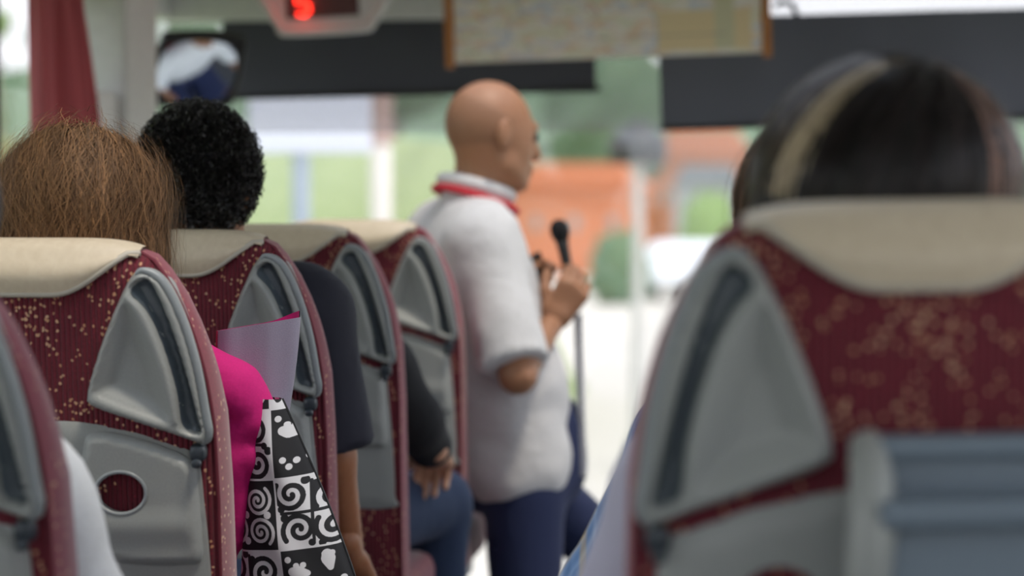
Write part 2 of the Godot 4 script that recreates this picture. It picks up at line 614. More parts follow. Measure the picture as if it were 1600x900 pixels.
	for p in smooth_poly(px_seat([[222, 420], [234, 413], [264, 433], [292, 489], [314, 565], [327, 646], [331, 680], [320, 695]]), 5, false): rim.append(Vector3(p.x, p.y, grip_base(p) + 0.012))
	var rr := []
	for i in rim.size(): rr.append(0.0060 * clampf(0.35 + 3.0 * minf(i, rim.size() - 1 - i) / rim.size(), 0, 1))
	b.tube(rim, rr, 10)
	SEAT.bar = b.mesh()
	b = MB.new()
	var hk := px_seat([[313, 708]])[0]
	b.box(Vector3(hk.x, hk.y, 0.004), Vector3(0.021, 0.023, 0.026), 0.008)
	b.box(Vector3(hk.x, hk.y - 0.012, 0.018), Vector3(0.013, 0.012, 0.012), 0.005)
	SEAT.hook = b.mesh()
	# lower moulded panel with a raised holder that has an oval opening
	var wide := smooth_poly(px_seat([[-232, 712], [-190, 690], [-110, 668], [-20, 656], [63, 655], [127, 658], [209, 674], [270, 696], [303, 712], [312, 735], [317, 800], [322, 880], [325, 1010], [310, 1040], [44, 1050], [-222, 1040], [-237, 1010], [-234, 880], [-238, 735]]), 4)
	var hold := smooth_poly(px_seat([[140, 676], [180, 676], [245, 694], [290, 714], [306, 728], [310, 770], [314, 840], [314, 880], [298, 893], [220, 893], [150, 880], [132, 840], [120, 765], [127, 700]]), 4)
	var hole := PackedVector2Array()
	var hc := px_seat([[189, 771]])[0]
	for i in 28: hole.append(hc + Vector2(cos(TAU * i / 28.0) * 0.033, sin(TAU * i / 28.0) * 0.0275))
	var ph := func(p: Vector2) -> float:
		return 0.007 * smoothstep(0.0, 0.006, dist_to(p, wide)) + back_w(clampf(p.x, -0.19, 0.19), p.y) - 0.001
	SEAT.panel = plate(wide, 0.016, ph, 0.012, [hole]).mesh()
	var hh := func(p: Vector2) -> float:
		var e := dist_to(p, hold)
		return ph.call(p) + 0.011 * smoothstep(0.0, 0.008, e) + 0.004 * smoothstep(0.03, 0.0, absf(p.y - 0.772)) * smoothstep(0.0, 0.02, e)
	SEAT.holder = plate(hold, 0.007, hh, 0.012, [hole]).mesh()
	b = MB.new()
	var lip := []
	for p in hole: lip.append(Vector3(p.x, p.y, hh.call(p) - 0.001))
	b.tube(lip, 0.0028, 8, true)
	SEAT.lip = b.mesh()
	# seat cushion, legs, armrest
	b = MB.new(); b.has_uv = true
	b.box(Vector3(0, 0.40, -0.33), Vector3(0.46, 0.11, 0.47), 0.035)
	SEAT.cushion = b.mesh()
	b = MB.new()
	b.box(Vector3(0, 0.325, -0.32), Vector3(0.40, 0.05, 0.40), 0.01)
	b.box(Vector3(-0.12, 0.16, -0.32), Vector3(0.05, 0.32, 0.30), 0.01)
	b.box(Vector3(-0.12, 0.012, -0.32), Vector3(0.10, 0.024, 0.40), 0.006)
	SEAT.base = b.mesh()
	b = MB.new()
	b.tube([Vector3(0.262, 0.66, -0.10), Vector3(0.262, 0.665, -0.2), Vector3(0.262, 0.66, -0.30), Vector3(0.262, 0.64, -0.345)], [0.017, 0.02, 0.02, 0.014], 10)
	SEAT.arm = b.mesh()

func coach_seat(at: Vector3, label: String, mirrored := false, lean := 6.0, roll := 0.0, arm := false, holder := true) -> Node3D:
	var s := thing("coach_seat", label, "seat", at, 0.0, "red coach seats")
	var tf := Transform3D(Basis(Vector3.RIGHT, deg_to_rad(lean)) * Basis(Vector3.BACK, deg_to_rad(roll)), Vector3.ZERO)
	tf.origin = Vector3(0, 1.0, 0) - tf.basis * Vector3(0, 1.0, 0)
	var mir := tf
	if mirrored: mir = tf * Transform3D(Basis.from_scale(Vector3(-1, 1, 1)), Vector3.ZERO)
	var bk := part("backrest", SEAT.back, M.fabric, s, tf)
	part("welt", SEAT.welt, M.welt, bk)
	part("bolster", SEAT.sides, M.velvet, s, tf)
	part("front_cushion", SEAT.front, M.velvet, s, tf)
	var h := part("headrest_cover", SEAT.head, M.leather, s, tf)
	part("piping", SEAT.head_piping, M.piping, h)
	var g := part("grip", SEAT.grip, M.grey, s, mir)
	g.set_meta("label", "grey moulded handgrip with a triangular pocket")
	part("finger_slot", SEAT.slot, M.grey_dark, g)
	part("grip_bar", SEAT.bar, M.grey_trim, g)
	part("coat_hook", SEAT.hook, M.knob, s, mir)
	var p := part("lower_panel", SEAT.panel, M.grey, s, mir)
	if holder:
		part("cup_holder_plate", SEAT.holder, M.grey, p)
		part("opening_rim", SEAT.lip, M.grey_trim, p)
	part("seat_cushion", SEAT.cushion, M.velvet, s)
	part("pedestal", SEAT.base, M.pillar, s, Transform3D(Basis.from_scale(Vector3(-1 if mirrored else 1, 1, 1)), Vector3.ZERO))
	if arm: part("armrest", SEAT.arm, M.black, s, Transform3D(Basis.from_scale(Vector3(-1 if mirrored else 1, 1, 1)), Vector3.ZERO))
	return s

# ------------------------------------------------------------------ people
# A person is one Node3D: body (skin, one mesh), clothing and hair. J holds joints in metres from the node.
func head_into(f: Field, c: Vector3, b: Basis, s: float) -> void:
	f.ell(c + b * Vector3(0, 0.020, 0.012) * s, Vector3(0.076, 0.092, 0.096) * s, 0.02 * s, b)
	f.ell(c + b * Vector3(0, -0.035, -0.030) * s, Vector3(0.060, 0.082, 0.064) * s, 0.03 * s, b)
	f.cap(c + b * Vector3(-0.042, -0.065, -0.01) * s, c + b * Vector3(-0.012, -0.098, -0.070) * s, 0.026 * s, 0.018 * s, 0.02 * s)
	f.cap(c + b * Vector3(0.042, -0.065, -0.01) * s, c + b * Vector3(0.012, -0.098, -0.070) * s, 0.026 * s, 0.018 * s, 0.02 * s)
	f.cap(c + b * Vector3(-0.03, 0.022, -0.080) * s, c + b * Vector3(0.03, 0.022, -0.080) * s, 0.012 * s, 0.012 * s, 0.012 * s)
	f.cap(c + b * Vector3(0, 0.010, -0.092) * s, c + b * Vector3(0, -0.034, -0.108) * s, 0.009 * s, 0.013 * s, 0.01 * s)
	f.cap(c + b * Vector3(-0.018, -0.064, -0.088) * s, c + b * Vector3(0.018, -0.064, -0.088) * s, 0.009 * s, 0.009 * s, 0.006 * s)
	f.cap(c + b * Vector3(-0.015, -0.078, -0.086) * s, c + b * Vector3(0.015, -0.078, -0.086) * s, 0.009 * s, 0.009 * s, 0.006 * s)
	for sg in [-1.0, 1.0]:
		f.ell(c + b * Vector3(sg * 0.079, -0.004, 0.014) * s, Vector3(0.010, 0.032, 0.019) * s, 0.006 * s, b * Basis(Vector3.UP, sg * 0.35))

func hand_into(mb: MB, wrist: Vector3, fdir: Vector3, palm: Vector3, thumb: Vector3, curl: float, cell := 0.005, s := 1.0, tcurl := 0.5) -> void:
	var f := fdir.normalized()
	var n := (palm - f * palm.dot(f)).normalized()
	var t := (thumb - f * thumb.dot(f) - n * thumb.dot(n)).normalized()
	var fl := Field.new(wrist - Vector3.ONE * 0.20 * s, wrist + Vector3.ONE * 0.20 * s, cell)
	fl.cap(wrist - f * 0.05, wrist + f * 0.02, 0.026 * s, 0.026 * s, 0.015)
	var axis := f.cross(n)
	for k in 4:
		var off := (0.030 - 0.020 * k) * s
		var kn := wrist + f * (0.092 - 0.005 * absf(k - 1.2)) * s + t * off
		fl.cap(wrist + f * 0.015 * s + t * off * 0.6, kn, 0.016 * s, 0.012 * s, 0.012)
		var len_: Array = [[0.042, 0.026, 0.021], [0.047, 0.030, 0.022], [0.043, 0.028, 0.021], [0.034, 0.021, 0.018]][k]
		var p := kn
		var dirn := f
		for q in 3:
			dirn = dirn.rotated(axis, curl * [0.9, 1.15, 0.8][q] + 0.04 * k)
			var p2: Vector3 = p + dirn * len_[q] * s
			fl.cap(p, p2, (0.0098 - 0.0008 * q) * s, (0.0090 - 0.0009 * q) * s, 0.004)
			p = p2
	var p := wrist + f * 0.022 * s + t * 0.026 * s
	var dirn := (f * 0.75 + t * 0.62 + n * 0.35).normalized()
	fl.cap(wrist + f * 0.01 * s, p, 0.02 * s, 0.016 * s, 0.012)
	for q in 3:
		var p2: Vector3 = p + dirn * [0.040, 0.032, 0.026][q] * s
		fl.cap(p, p2, (0.0145 - 0.002 * q) * s, (0.0125 - 0.002 * q) * s, 0.006)
		p = p2
		dirn = (dirn + (n * 0.6 - t * 0.35 + f * 0.2) * tcurl).normalized()
	fl.mesh(mb)

func bounds(J: Dictionary, keys: Array, m: float) -> Array:
	var lo := Vector3.ONE * 99; var hi := -lo
	for k in keys:
		lo = lo.min(J[k]); hi = hi.max(J[k])
	return [lo - Vector3.ONE * m, hi + Vector3.ONE * m]

func torso_into(f: Field, J: Dictionary, g: float, w: float, k := 0.05) -> void:
	var side: Vector3 = (J.shr - J.shl).normalized()
	var hs: Vector3 = (J.hipr - J.hipl).normalized()
	for sg in [-1.0, 1.0]:
		f.cap(J.pelvis + hs * sg * 0.065 * w, J.waist + hs * sg * 0.055 * w, 0.105 * w + g, 0.092 * w + g, k)
		f.cap(J.waist + hs * sg * 0.055 * w, J.chest + side * sg * 0.075 * w, 0.092 * w + g, 0.105 * w + g, k)
		f.cap(J.chest + side * sg * 0.07 * w, J["shl" if sg < 0 else "shr"].lerp(J.neck, 0.2), 0.085 * w + g, 0.058 + g, k)
	f.cap(J.shl, J.shr, 0.052 + g, 0.052 + g, k)
	f.cap(J.chest, J.neck, 0.09 * w + g, 0.055 + g, k)

func seated(dx := {}) -> Dictionary:
	var J := {
		"pelvis": Vector3(0, 0.565, -0.02), "waist": Vector3(0, 0.70, -0.01), "chest": Vector3(0, 0.86, 0.0), "neck": Vector3(0, 1.01, 0.01), "head": Vector3(0, 1.165, -0.01),
		"shl": Vector3(-0.17, 0.965, 0.0), "shr": Vector3(0.17, 0.965, 0.0), "ell": Vector3(-0.21, 0.72, -0.06), "elr": Vector3(0.21, 0.72, -0.06), "wrl": Vector3(-0.13, 0.64, -0.28), "wrr": Vector3(0.13, 0.64, -0.28),
		"hipl": Vector3(-0.09, 0.545, -0.03), "hipr": Vector3(0.09, 0.545, -0.03), "knl": Vector3(-0.11, 0.545, -0.44), "knr": Vector3(0.11, 0.545, -0.44), "anl": Vector3(-0.11, 0.10, -0.46), "anr": Vector3(0.11, 0.10, -0.46)}
	for k in dx: J[k] = dx[k]
	return J

func make_person(at: Vector3, label: String, J: Dictionary, look: Dictionary) -> Node3D:
	var o := thing("person", label, "person", at)
	var cell: float = look.get("cell", 0.016)
	var w: float = look.get("w", 1.0)
	var hb: Basis = look.get("head_turn", Basis.IDENTITY)
	var hs: float = look.get("head_size", 1.0)
	var floor_y: float = look.get("floor", 0.0)
	var all := J.keys()
	# skin
	var mb := MB.new()
	var bb := bounds(J, all, 0.16)
	var f := Field.new(bb[0], bb[1], cell)
	torso_into(f, J, -0.012, w)
	f.cap(J.neck - Vector3(0, 0.05, 0), J.head + hb * Vector3(0, -0.05, 0.02), 0.060 * w, 0.054 * hs, 0.03)
	for s in ["l", "r"]:
		f.cap(J["sh" + s], J["el" + s], 0.050 * w, 0.040 * w, 0.03)
		f.cap(J["el" + s], J["wr" + s], 0.040 * w, 0.027, 0.02)
		f.cap(J["hip" + s], J["kn" + s], 0.082 * w, 0.056, 0.04)
		f.cap(J["kn" + s], J["an" + s], 0.056, 0.036, 0.03)
	f.mesh(mb)
	f = Field.new(J.head - Vector3.ONE * 0.17 * hs, J.head + Vector3.ONE * 0.17 * hs, look.get("head_cell", 0.007))
	head_into(f, J.head, hb, hs)
	f.cap(J.head + hb * Vector3(0, -0.05, 0.02), J.head + (J.neck - J.head).normalized() * 0.165 * hs, 0.054 * hs, 0.056 * hs, 0.03)
	f.mesh(mb)
	for s in ["l", "r"]:
		var sg := -1.0 if s == "l" else 1.0
		var fd: Vector3 = look.get("hand_dir_" + s, (J["wr" + s] - J["el" + s]).normalized() * 0.7 + Vector3(-sg * 0.25, -0.15, -0.3))
		var pn: Vector3 = look.get("palm_" + s, Vector3(-sg * 0.15, -1, 0))
		var th: Vector3 = look.get("thumb_" + s, Vector3(-sg, 0.2, 0))
		hand_into(mb, J["wr" + s], fd, pn, th, look.get("curl_" + s, 0.35), look.get("hand_cell", 0.0055), 1.0, look.get("tcurl", 0.4))
	part("body", mb, look.skin, o)
	for sg in [-1.0, 1.0]:
		var e := MB.new()
		e.ball(J.head + hb * Vector3(sg * 0.031, 0.002, -0.083) * hs, Vector3.ONE * 0.0115 * hs, 10)
		part("eye", e, M.eye, o)
	# top
	mb = MB.new()
	f = Field.new(bb[0], bb[1], cell)
	var g: float = look.get("loose", 0.012)
	torso_into(f, J, g, w)
	var sl: float = look.get("sleeve", 2.0)
	for s in ["l", "r"]:
		var e: Vector3 = J["el" + s]
		if sl <= 1.0:
			f.cap(J["sh" + s], J["sh" + s].lerp(e, sl), 0.054 * w + g, 0.047 * w + g * 1.5, 0.03, true)
		else:
			f.cap(J["sh" + s], e, 0.054 * w + g, 0.046 * w + g, 0.03)
			f.cap(e, e.lerp(J["wr" + s], sl - 1.0), 0.046 * w + g, 0.034 + g * 0.8, 0.02, true)
	f.cut((J.neck - J.chest).normalized(), J.neck + (J.neck - J.chest).normalized() * 0.045)
	f.cut(Vector3.DOWN, Vector3(0, J.pelvis.y + look.get("hem", -0.06), 0))
	f.ripple(noise, look.get("ripple", 0.004))
	f.mesh(mb)
	part(look.get("top_name", "shirt"), mb, look.top, o)
	# trousers
	mb = MB.new()
	f = Field.new(bb[0], bb[1], cell)
	for sg in [-1.0, 1.0]:
		f.cap(J.pelvis + Vector3(sg * 0.06, -0.02, 0), J.pelvis + Vector3(sg * 0.06, 0.06, 0), 0.115 * w, 0.11 * w, 0.05)
	for s in ["l", "r"]:
		f.cap(J["hip" + s], J["kn" + s], 0.096 * w, 0.070, 0.04)
		f.cap(J["kn" + s], J["kn" + s].lerp(J["an" + s], 0.95), 0.070, 0.055, 0.03, true)
	f.ripple(noise, 0.004)
	f.mesh(mb)
	part("trousers", mb, look.get("trousers", M.denim), o)
	for s in ["l", "r"]:
		mb = MB.new()
		var a: Vector3 = J["an" + s]
		a.y = floor_y
		var fw: Vector3 = look.get("toe_" + s, Vector3(0, 0, -1))
		f = Field.new(a - Vector3(0.22, 0.03, 0.22), a + Vector3(0.22, 0.17, 0.22), 0.01)
		f.cap(a + Vector3(0, 0.045, 0) - fw * 0.05, a + Vector3(0, 0.035, 0) + fw * 0.15, 0.042, 0.036, 0.02)
		f.cap(a + Vector3(0, 0.05, 0), a + Vector3(0, 0.12, 0), 0.042, 0.042, 0.03, true)
		f.cut(Vector3.DOWN, a + Vector3(0, 0.002, 0))
		f.mesh(mb)
		part("shoe", mb, M.black, o)
	return o

# hair strands as narrow ribbons that run from the crown down the head
func strands(mb: MB, c: Vector3, radii: Vector3, cfg: Dictionary, tint: Callable) -> void:
	mb.has_col = true
	var r := RandomNumberGenerator.new()
	r.seed = cfg.get("seed", 1)
	var count: int = cfg.count
	var seg: int = cfg.get("seg", 14)
	var crown: Vector3 = cfg.get("crown", Vector3(0, 1, 0.25)).normalized()
	var cb := Basis(Quaternion(Vector3.UP, crown))
	var cphi := 0.0; var cth := 0.0; var cp1 := 0.0; var cp2 := 0.0; var csw := 0.0; var cfr := 1.0; var ctone := 1.0
	for k in count:
		if k % int(cfg.get("clump", 9)) == 0:
			cphi = r.randf() * TAU; cth = acos(1.0 - r.randf() * (1.0 - cos(cfg.get("root", 1.5))))
			cp1 = r.randf() * TAU; cp2 = r.randf() * TAU; csw = r.randfn(0.0, 1.0); cfr = r.randf_range(0.6, 1.4); ctone = r.randf_range(0.65, 1.3)
		var phi := cphi + r.randfn(0.0, 0.035) / maxf(sin(cth), 0.2)
		var th: float = absf(cth + r.randfn(0.0, 0.05))
		var layer := r.randf()
		var fly: bool = r.randf() < cfg.get("fly", 0.03)
		var lift: float = 1.0 + cfg.get("depth", 0.10) * layer + (r.randf() * cfg.get("fly_out", 0.10) if fly else 0.0)
		var wid: float = cfg.get("width", 0.0013) * r.randf_range(0.7, 1.3) * (0.38 if fly else 1.0)
		var length: float = cfg.get("length", 0.22) * r.randf_range(0.7, 1.1)
		var ds := length / seg
		var ph1 := cp1 + r.randfn(0.0, 0.5) if not fly else r.randf() * TAU
		var ph2 := cp2 + r.randfn(0.0, 0.5)
		var wave: float = cfg.get("wave", 0.004) * r.randf_range(0.3, 1.4)
		var freq: float = cfg.get("freq", 60.0) * cfr * r.randf_range(0.94, 1.06)
		var swirl: float = cfg.get("swirl", 0.15) * (csw + r.randfn(0.0, 0.35))
		var colour: Color = tint.call(phi, layer, r) * ctone
		colour.a = 1.0
		var prev := -1
		var p := Vector3.ZERO
		var drop := false
		var outv := Vector3.ZERO
		var phx := phi
		for s in seg + 1:
			if not drop:
				var q := cb * Vector3(sin(th) * cos(phx), cos(th), sin(th) * sin(phx))
				p = c + q * radii * lift
				outv = q
				th += ds / radii.y
				phx += swirl * ds / 0.1
				if q.y < cfg.get("drop", -0.1): drop = true
			else:
				p += Vector3(outv.x * cfg.get("flare", 0.12), -1, outv.z * 0.05) * ds
			var tang := outv.cross(Vector3.UP).normalized() if absf(outv.y) < 0.98 else Vector3.RIGHT
			var l := s * ds
			var pw := p + tang * sin(l * freq + ph1) * wave * minf(1.0, s * 0.25) + outv * sin(l * freq * 0.8 + ph2) * wave * 0.7
			var half := wid * (1.0 - 0.7 * float(s) / seg)
			var a := mb.vert(pw - tang * half, Vector2.ZERO, colour)
			var b := mb.vert(pw + tang * half, Vector2.ZERO, colour)
			if prev >= 0:
				if (mb.v[prev + 1] - mb.v[prev]).cross(mb.v[b] - mb.v[prev]).dot(outv) > 0.0: mb.quad(prev, prev + 1, b, a)
				else: mb.quad(prev, a, b, prev + 1)
			prev = a

func curls(mb: MB, c: Vector3, radii: Vector3, count: int, seed_: int) -> void:
	mb.has_col = true
	var r := RandomNumberGenerator.new()
	r.seed = seed_
	for k in count:
		var y := r.randf_range(-0.98, 1.0)
		var phi := r.randf() * TAU
		var rad := sqrt(1.0 - y * y)
		var q := Vector3(cos(phi) * rad, y, sin(phi) * rad)
		if q.z < -0.55 and q.y < 0.25: continue
		var base := c + q * radii
		var ax := (q + Vector3(r.randf_range(-1, 1), r.randf_range(-1.2, 0.5), r.randf_range(-1, 1)) * 0.8).normalized()
		var u := ax.cross(Vector3(0.3, 0.7, 0.5)).normalized()
		var w := ax.cross(u)
		var cr := r.randf_range(0.004, 0.0075)
		var turns := r.randf_range(1.3, 2.4)
		var len_ := r.randf_range(0.012, 0.024)
		var ph := r.randf() * TAU
		var tone := r.randf_range(0.5, 1.5)
		var colour := Color(0.030, 0.028, 0.027) * tone
		colour.a = 1
		var prev := -1
		for s in 15:
			var t := s / 14.0
			var an := ph + turns * TAU * t
			var rd := u * cos(an) + w * sin(an)
			var p := base + ax * len_ * t + rd * cr * (0.6 + 0.4 * t)
			var half := 0.0014 * (1.0 - 0.5 * t)
			var a := mb.vert(p - ax * half, Vector2.ZERO, colour)
			var b := mb.vert(p + ax * half, Vector2.ZERO, colour)
			if prev >= 0:
				if (mb.v[prev + 1] - mb.v[prev]).cross(mb.v[b] - mb.v[prev]).dot(rd) > 0.0: mb.quad(prev, prev + 1, b, a)
				else: mb.quad(prev, a, b, prev + 1)
			prev = a

func shell_hair(c: Vector3, radii: Vector3, cut_y: float, cell := 0.009, drop := 0.0) -> MB:
	var f := Field.new(c - Vector3(0.2, 0.2 + drop, 0.2), c + Vector3.ONE * 0.2, cell)
	f.ell(c, radii, 0.02)
	if drop > 0.0:
		f.cap(c + Vector3(-radii.x * 0.45, -0.03, 0.03), c + Vector3(-radii.x * 0.5, -drop, 0.03), radii.x * 0.5, radii.x * 0.4, 0.05)
		f.cap(c + Vector3(radii.x * 0.45, -0.03, 0.03), c + Vector3(radii.x * 0.5, -drop, 0.03), radii.x * 0.5, radii.x * 0.4, 0.05)
	f.cut(Vector3.DOWN, c + Vector3(0, cut_y, 0))
	f.cut(Vector3(0, -0.75, -0.66).normalized(), c + Vector3(0, 0.0, -0.075))
	f.ripple(noise, 0.004)
	var mb := MB.new()
	f.mesh(mb)
	return mb

# ------------------------------------------------------------------ luggage, clothes and fittings
func tile_print() -> ImageTexture:   # black and white ornamental tile print
	var s := 512
	var im := Image.create(s, s, false, Image.FORMAT_RGB8)
	var k := Color("16171c"); var w := Color("d9dade")
	im.fill(k)
	im.fill_rect(Rect2i(256, 0, 256, 256), w)
	im.fill_rect(Rect2i(0, 256, 256, 256), w)
	# black tile with white tulips and drops
	for q in [[70, 90, 0.2], [170, 60, 1.4], [150, 170, -0.5]]:
		var c := Vector2(q[0], q[1])
		for j in 22:
			var t: float = j / 21.0
			disc(im, c.x + cos(q[2]) * 52 * (t - 0.5), c.y + sin(q[2]) * 52 * (t - 0.5), 24 - 20 * absf(t - 0.35), w)
		disc(im, c.x + 12, c.y - 26, 11, w); disc(im, c.x - 12, c.y - 26, 11, w)
	for q in [[40, 190], [60, 215], [85, 195], [215, 130], [230, 155], [205, 160], [110, 130], [30, 40]]: disc(im, q[0], q[1], 12, w)
	# white tiles with black scrolls
	for base in [Vector2(256, 0), Vector2(0, 256)]:
		for q in [[60, 60, 1.0], [190, 80, -1.0], [80, 190, -1.0], [195, 195, 1.0]]:
			var c: Vector2 = base + Vector2(q[0], q[1])
			var pts := []
			for j in 40:
				var a: float = j * 0.26 * q[2]
				pts.append(c + Vector2(cos(a), sin(a)) * (6 + j * 1.45))
			stroke(im, pts, 9, k)
			disc(im, c.x + 50 * q[2], c.y - 45, 15, k); disc(im, c.x - 40 * q[2], c.y + 52, 13, k)
		stroke(im, [base + Vector2(128, 20), base + Vector2(128, 236)], 6, k)
		stroke(im, [base + Vector2(20, 128), base + Vector2(236, 128)], 6, k)
	# black tile with white spirals
	for q in [[320, 320, 1.0], [440, 330, -1.0], [330, 440, -1.0], [445, 445, 1.0]]:
		var pts := []
		for j in 46:
			var a: float = j * 0.3 * q[2]
			pts.append(Vector2(q[0], q[1]) + Vector2(cos(a), sin(a)) * (4 + j * 1.15))
		stroke(im, pts, 6.5, w)
	for q in [[384, 384], [384, 290], [290, 384], [384, 478], [478, 384]]: disc(im, q[0], q[1], 14, w)
	for e in [[0, 0, 512, 7], [0, 252, 512, 8], [0, 0, 7, 512], [252, 0, 8, 512]]: im.fill_rect(Rect2i(e[0], e[1], e[2], e[3]), w)
	return ImageTexture.create_from_image(im)

func stripe_print() -> ImageTexture:   # blue shirting with yellow and white stripes
	var im := Image.create(256, 256, false, Image.FORMAT_RGB8)
	im.fill(Color("6288b6"))
	for k in 4:
		im.fill_rect(Rect2i(k * 64 + 6, 0, 12, 256), Color("b9a36a"))
		im.fill_rect(Rect2i(k * 64 + 30, 0, 7, 256), Color("9fb6d4"))
		im.fill_rect(Rect2i(k * 64 + 44, 0, 9, 256), Color("486f9f"))
	return ImageTexture.create_from_image(im)

func map_print() -> ImageTexture:
	var w := 640; var h := 360
	var im := Image.create(w, h, false, Image.FORMAT_RGB8)
	var n := FastNoiseLite.new()
	n.seed = 21; n.frequency = 0.012
	for y in h:
		for x in w:
			var a := n.get_noise_2d(x, y); var b := n.get_noise_2d(x + 900, y)
			var c := Color("e8e3d8")
			if a > 0.10: c = Color("e6d4bf")
			if a > 0.26: c = Color("e0c8aa")
			if b > 0.16: c = Color("dfdfc8")
			if b < -0.26: c = Color("d2d6da")
			im.set_pixel(x, y, c)
	# the legend sheet: a warmer field with a dark line of small type and a greenish column
	im.fill_rect(Rect2i(424, 150, 190, 186), Color("dfcda2"))
	im.fill_rect(Rect2i(540, 0, 40, 336), Color("cccaa8"))
	for k in 44: im.fill_rect(Rect2i(300 + k * 6, 262, 4, 5), Color("8d8a84"))
	var r := RandomNumberGenerator.new()
	r.seed = 5
	for k in 14:
		var p := Vector2(r.randf() * 420, r.randf() * h)
		var pts := [p]
		var an := r.randf() * TAU
		for j in 16:
			an += r.randf_range(-0.5, 0.5)
			p += Vector2(cos(an), sin(an)) * 18
			pts.append(Vector2(clampf(p.x, 4, 420), clampf(p.y, 4, h - 6)))
		stroke(im, pts, r.randf_range(0.8, 2.0), [Color("cf9d8f"), Color("dcc08a"), Color("a9b6c6"), Color("b9b9b4")][k % 4])
	for k in 60: disc(im, r.randf() * 420, r.randf() * h, r.randf_range(1.5, 4), [Color("a86a5c"), Color("6f86a0")][k % 2])
	im.fill_rect(Rect2i(0, 0, w, 6), Color("ddd9cd")); im.fill_rect(Rect2i(0, h - 8, w, 8), Color("ddd9cd"))
	return ImageTexture.create_from_image(im)

func luggage() -> void:
	# grey felt tote with a pink lining
	var t := thing("felt_tote", "open grey felt tote bag with pink lining standing beside the pink cardigan", "bag", Vector3(-0.757, 0.80, -3.47))
	var wall := func(s: float, y: float, inset: float) -> Vector3:
		var a := s * TAU
		var hw := lerpf(0.036, 0.0595, smoothstep(0.0, 1.0, y)) - inset
		var hz := lerpf(0.020, 0.026, y) - inset
		var x := hw * signf(cos(a)) * pow(absf(cos(a)), 0.6)
		var z := hz * sin(a) * (1.0 if sin(a) < 0 else 0.85)
		var top := 0.207 + 0.010 * (x / 0.06) + (0.009 * smoothstep(0.1, 1.0, x / 0.06) if sin(a) < 0 else 0.0)
		return Vector3(x + 0.012 * y, y * top - 0.06 * (1.0 - y), z + 0.002 * sin(x * 120.0))
	var b := MB.new()
	b.grid(56, 14, func(s: float, y: float): return [wall.call(s, y, 0.0), Vector2(s, y)], true)
	b.grid(56, 1, func(s: float, y: float): return [wall.call(s, 1.0, y * 0.002), Vector2(s, y)], true)
	b.grid(56, 1, func(s: float, y: float): return [wall.call(s, 0.0, (1.0 - y) * 0.036 + y * 0.0), Vector2(s, y)], true)
	part("bag_body", b, M.felt, t)
	b = MB.new()
	b.grid(56, 10, func(s: float, y: float): return [wall.call(s, 0.3 + 0.7 * y, 0.002), Vector2(s, y)])
	part("lining", b, M.pink, t)
	b = MB.new()
	for row in [0.43, 0.47]:
		for k in 22:
			var s0: float = 0.03 + 0.44 * k / 22.0
			var p: Vector3 = wall.call(s0, row, -0.0008); var q: Vector3 = wall.call(s0 + 0.012, row, -0.0008)
			b.tube([p, q], 0.0007, 5)
	part("stitching", b, mat("8d8fa0", 0.8), t)
	b = MB.new()
	var pp := []
	for j in 9: pp.append(wall.call(0.435 + 0.006 * j / 8.0, 1.0 - 0.16 * j / 8.0, -0.001))
	b.tube(pp, 0.0016, 6)
	part("side_welt", b, M.maroon, t)
	# pink cardigan
	var f := Field.new(Vector3(-0.16, -0.32, -0.12), Vector3(0.14, 0.14, 0.12), 0.006)
	f.cap(Vector3(-0.095, 0.075, 0), Vector3(-0.03, 0.03, 0.005), 0.036, 0.040, 0.03)
	f.cap(Vector3(-0.03, 0.03, 0.005), Vector3(0.012, -0.008, 0.0), 0.040, 0.026, 0.03)
	f.cap(Vector3(-0.07, -0.03, 0.005), Vector3(0.006, -0.012, 0.012), 0.034, 0.022, 0.012)
	f.cap(Vector3(-0.06, -0.06, 0.0), Vector3(-0.005, -0.062, 0.008), 0.040, 0.026, 0.014)
	f.cap(Vector3(-0.03, -0.09, 0.0), Vector3(-0.030, -0.17, 0.0), 0.034, 0.020, 0.016)
	f.cap(Vector3(-0.055, -0.09, -0.01), Vector3(-0.055, -0.24, 0.0), 0.034, 0.026, 0.014)
	f.ripple(noise, 0.006)
	b = MB.new()
	f.mesh(b)
	var c := part("cardigan", b, M.pink, self, Transform3D(Basis.IDENTITY, Vector3(-0.740, 0.884, -3.43)))
	tag(c, "bright pink cardigan bunched up beside the nearest sharp red seat", "cardigan")
	# patterned cushion-like bag
	var g := thing("printed_bag", "soft black and white bag with ornamental tile print below the felt tote", "bag", Vector3(-0.672, 0.645, -3.42))
	var sheet := func(s: float, y: float, sg: float) -> Array:
		var yy := lerpf(-0.22, 0.262, y)
		var left := lerpf(-0.075, -0.062, smoothstep(0.0, 1.0, y)) - 0.02 * sin(PI * y)
		var right := lerpf(0.125, -0.030, pow(y, 1.2)) + 0.012 * sin(PI * y)
		var x := lerpf(left, right, s)
		var puff := sg * 0.05 * pow(sin(PI * clampf(s, 0.0, 1.0)), 0.6) * pow(sin(PI * clampf(y * 0.93 + 0.02, 0, 1)), 0.5)
		puff += 0.003 * sin(x * 90.0 + yy * 60.0) * sin(PI * s)
		var uvp := Vector2(x, -yy).rotated(0.10) / 0.19 + Vector2(0.10, 0.33)
		return [Vector3(x, yy, puff), uvp]
	b = MB.new(); b.has_uv = true
	b.grid(30, 40, func(s: float, y: float): return sheet.call(s, y, 1.0))
	b.grid(30, 40, func(s: float, y: float): return sheet.call(s, y, -1.0), true)
	var pm := mat("ffffff", 0.75)
	pm.albedo_texture = tile_print()
	part("bag_cloth", b, pm, g)
	b = MB.new()
	var sm := []
	for j in 31: sm.append(sheet.call(1.0, j / 30.0, 1.0)[0])
	b.tube(sm, 0.0022, 6)
	part("edge_seam", b, M.black, g)

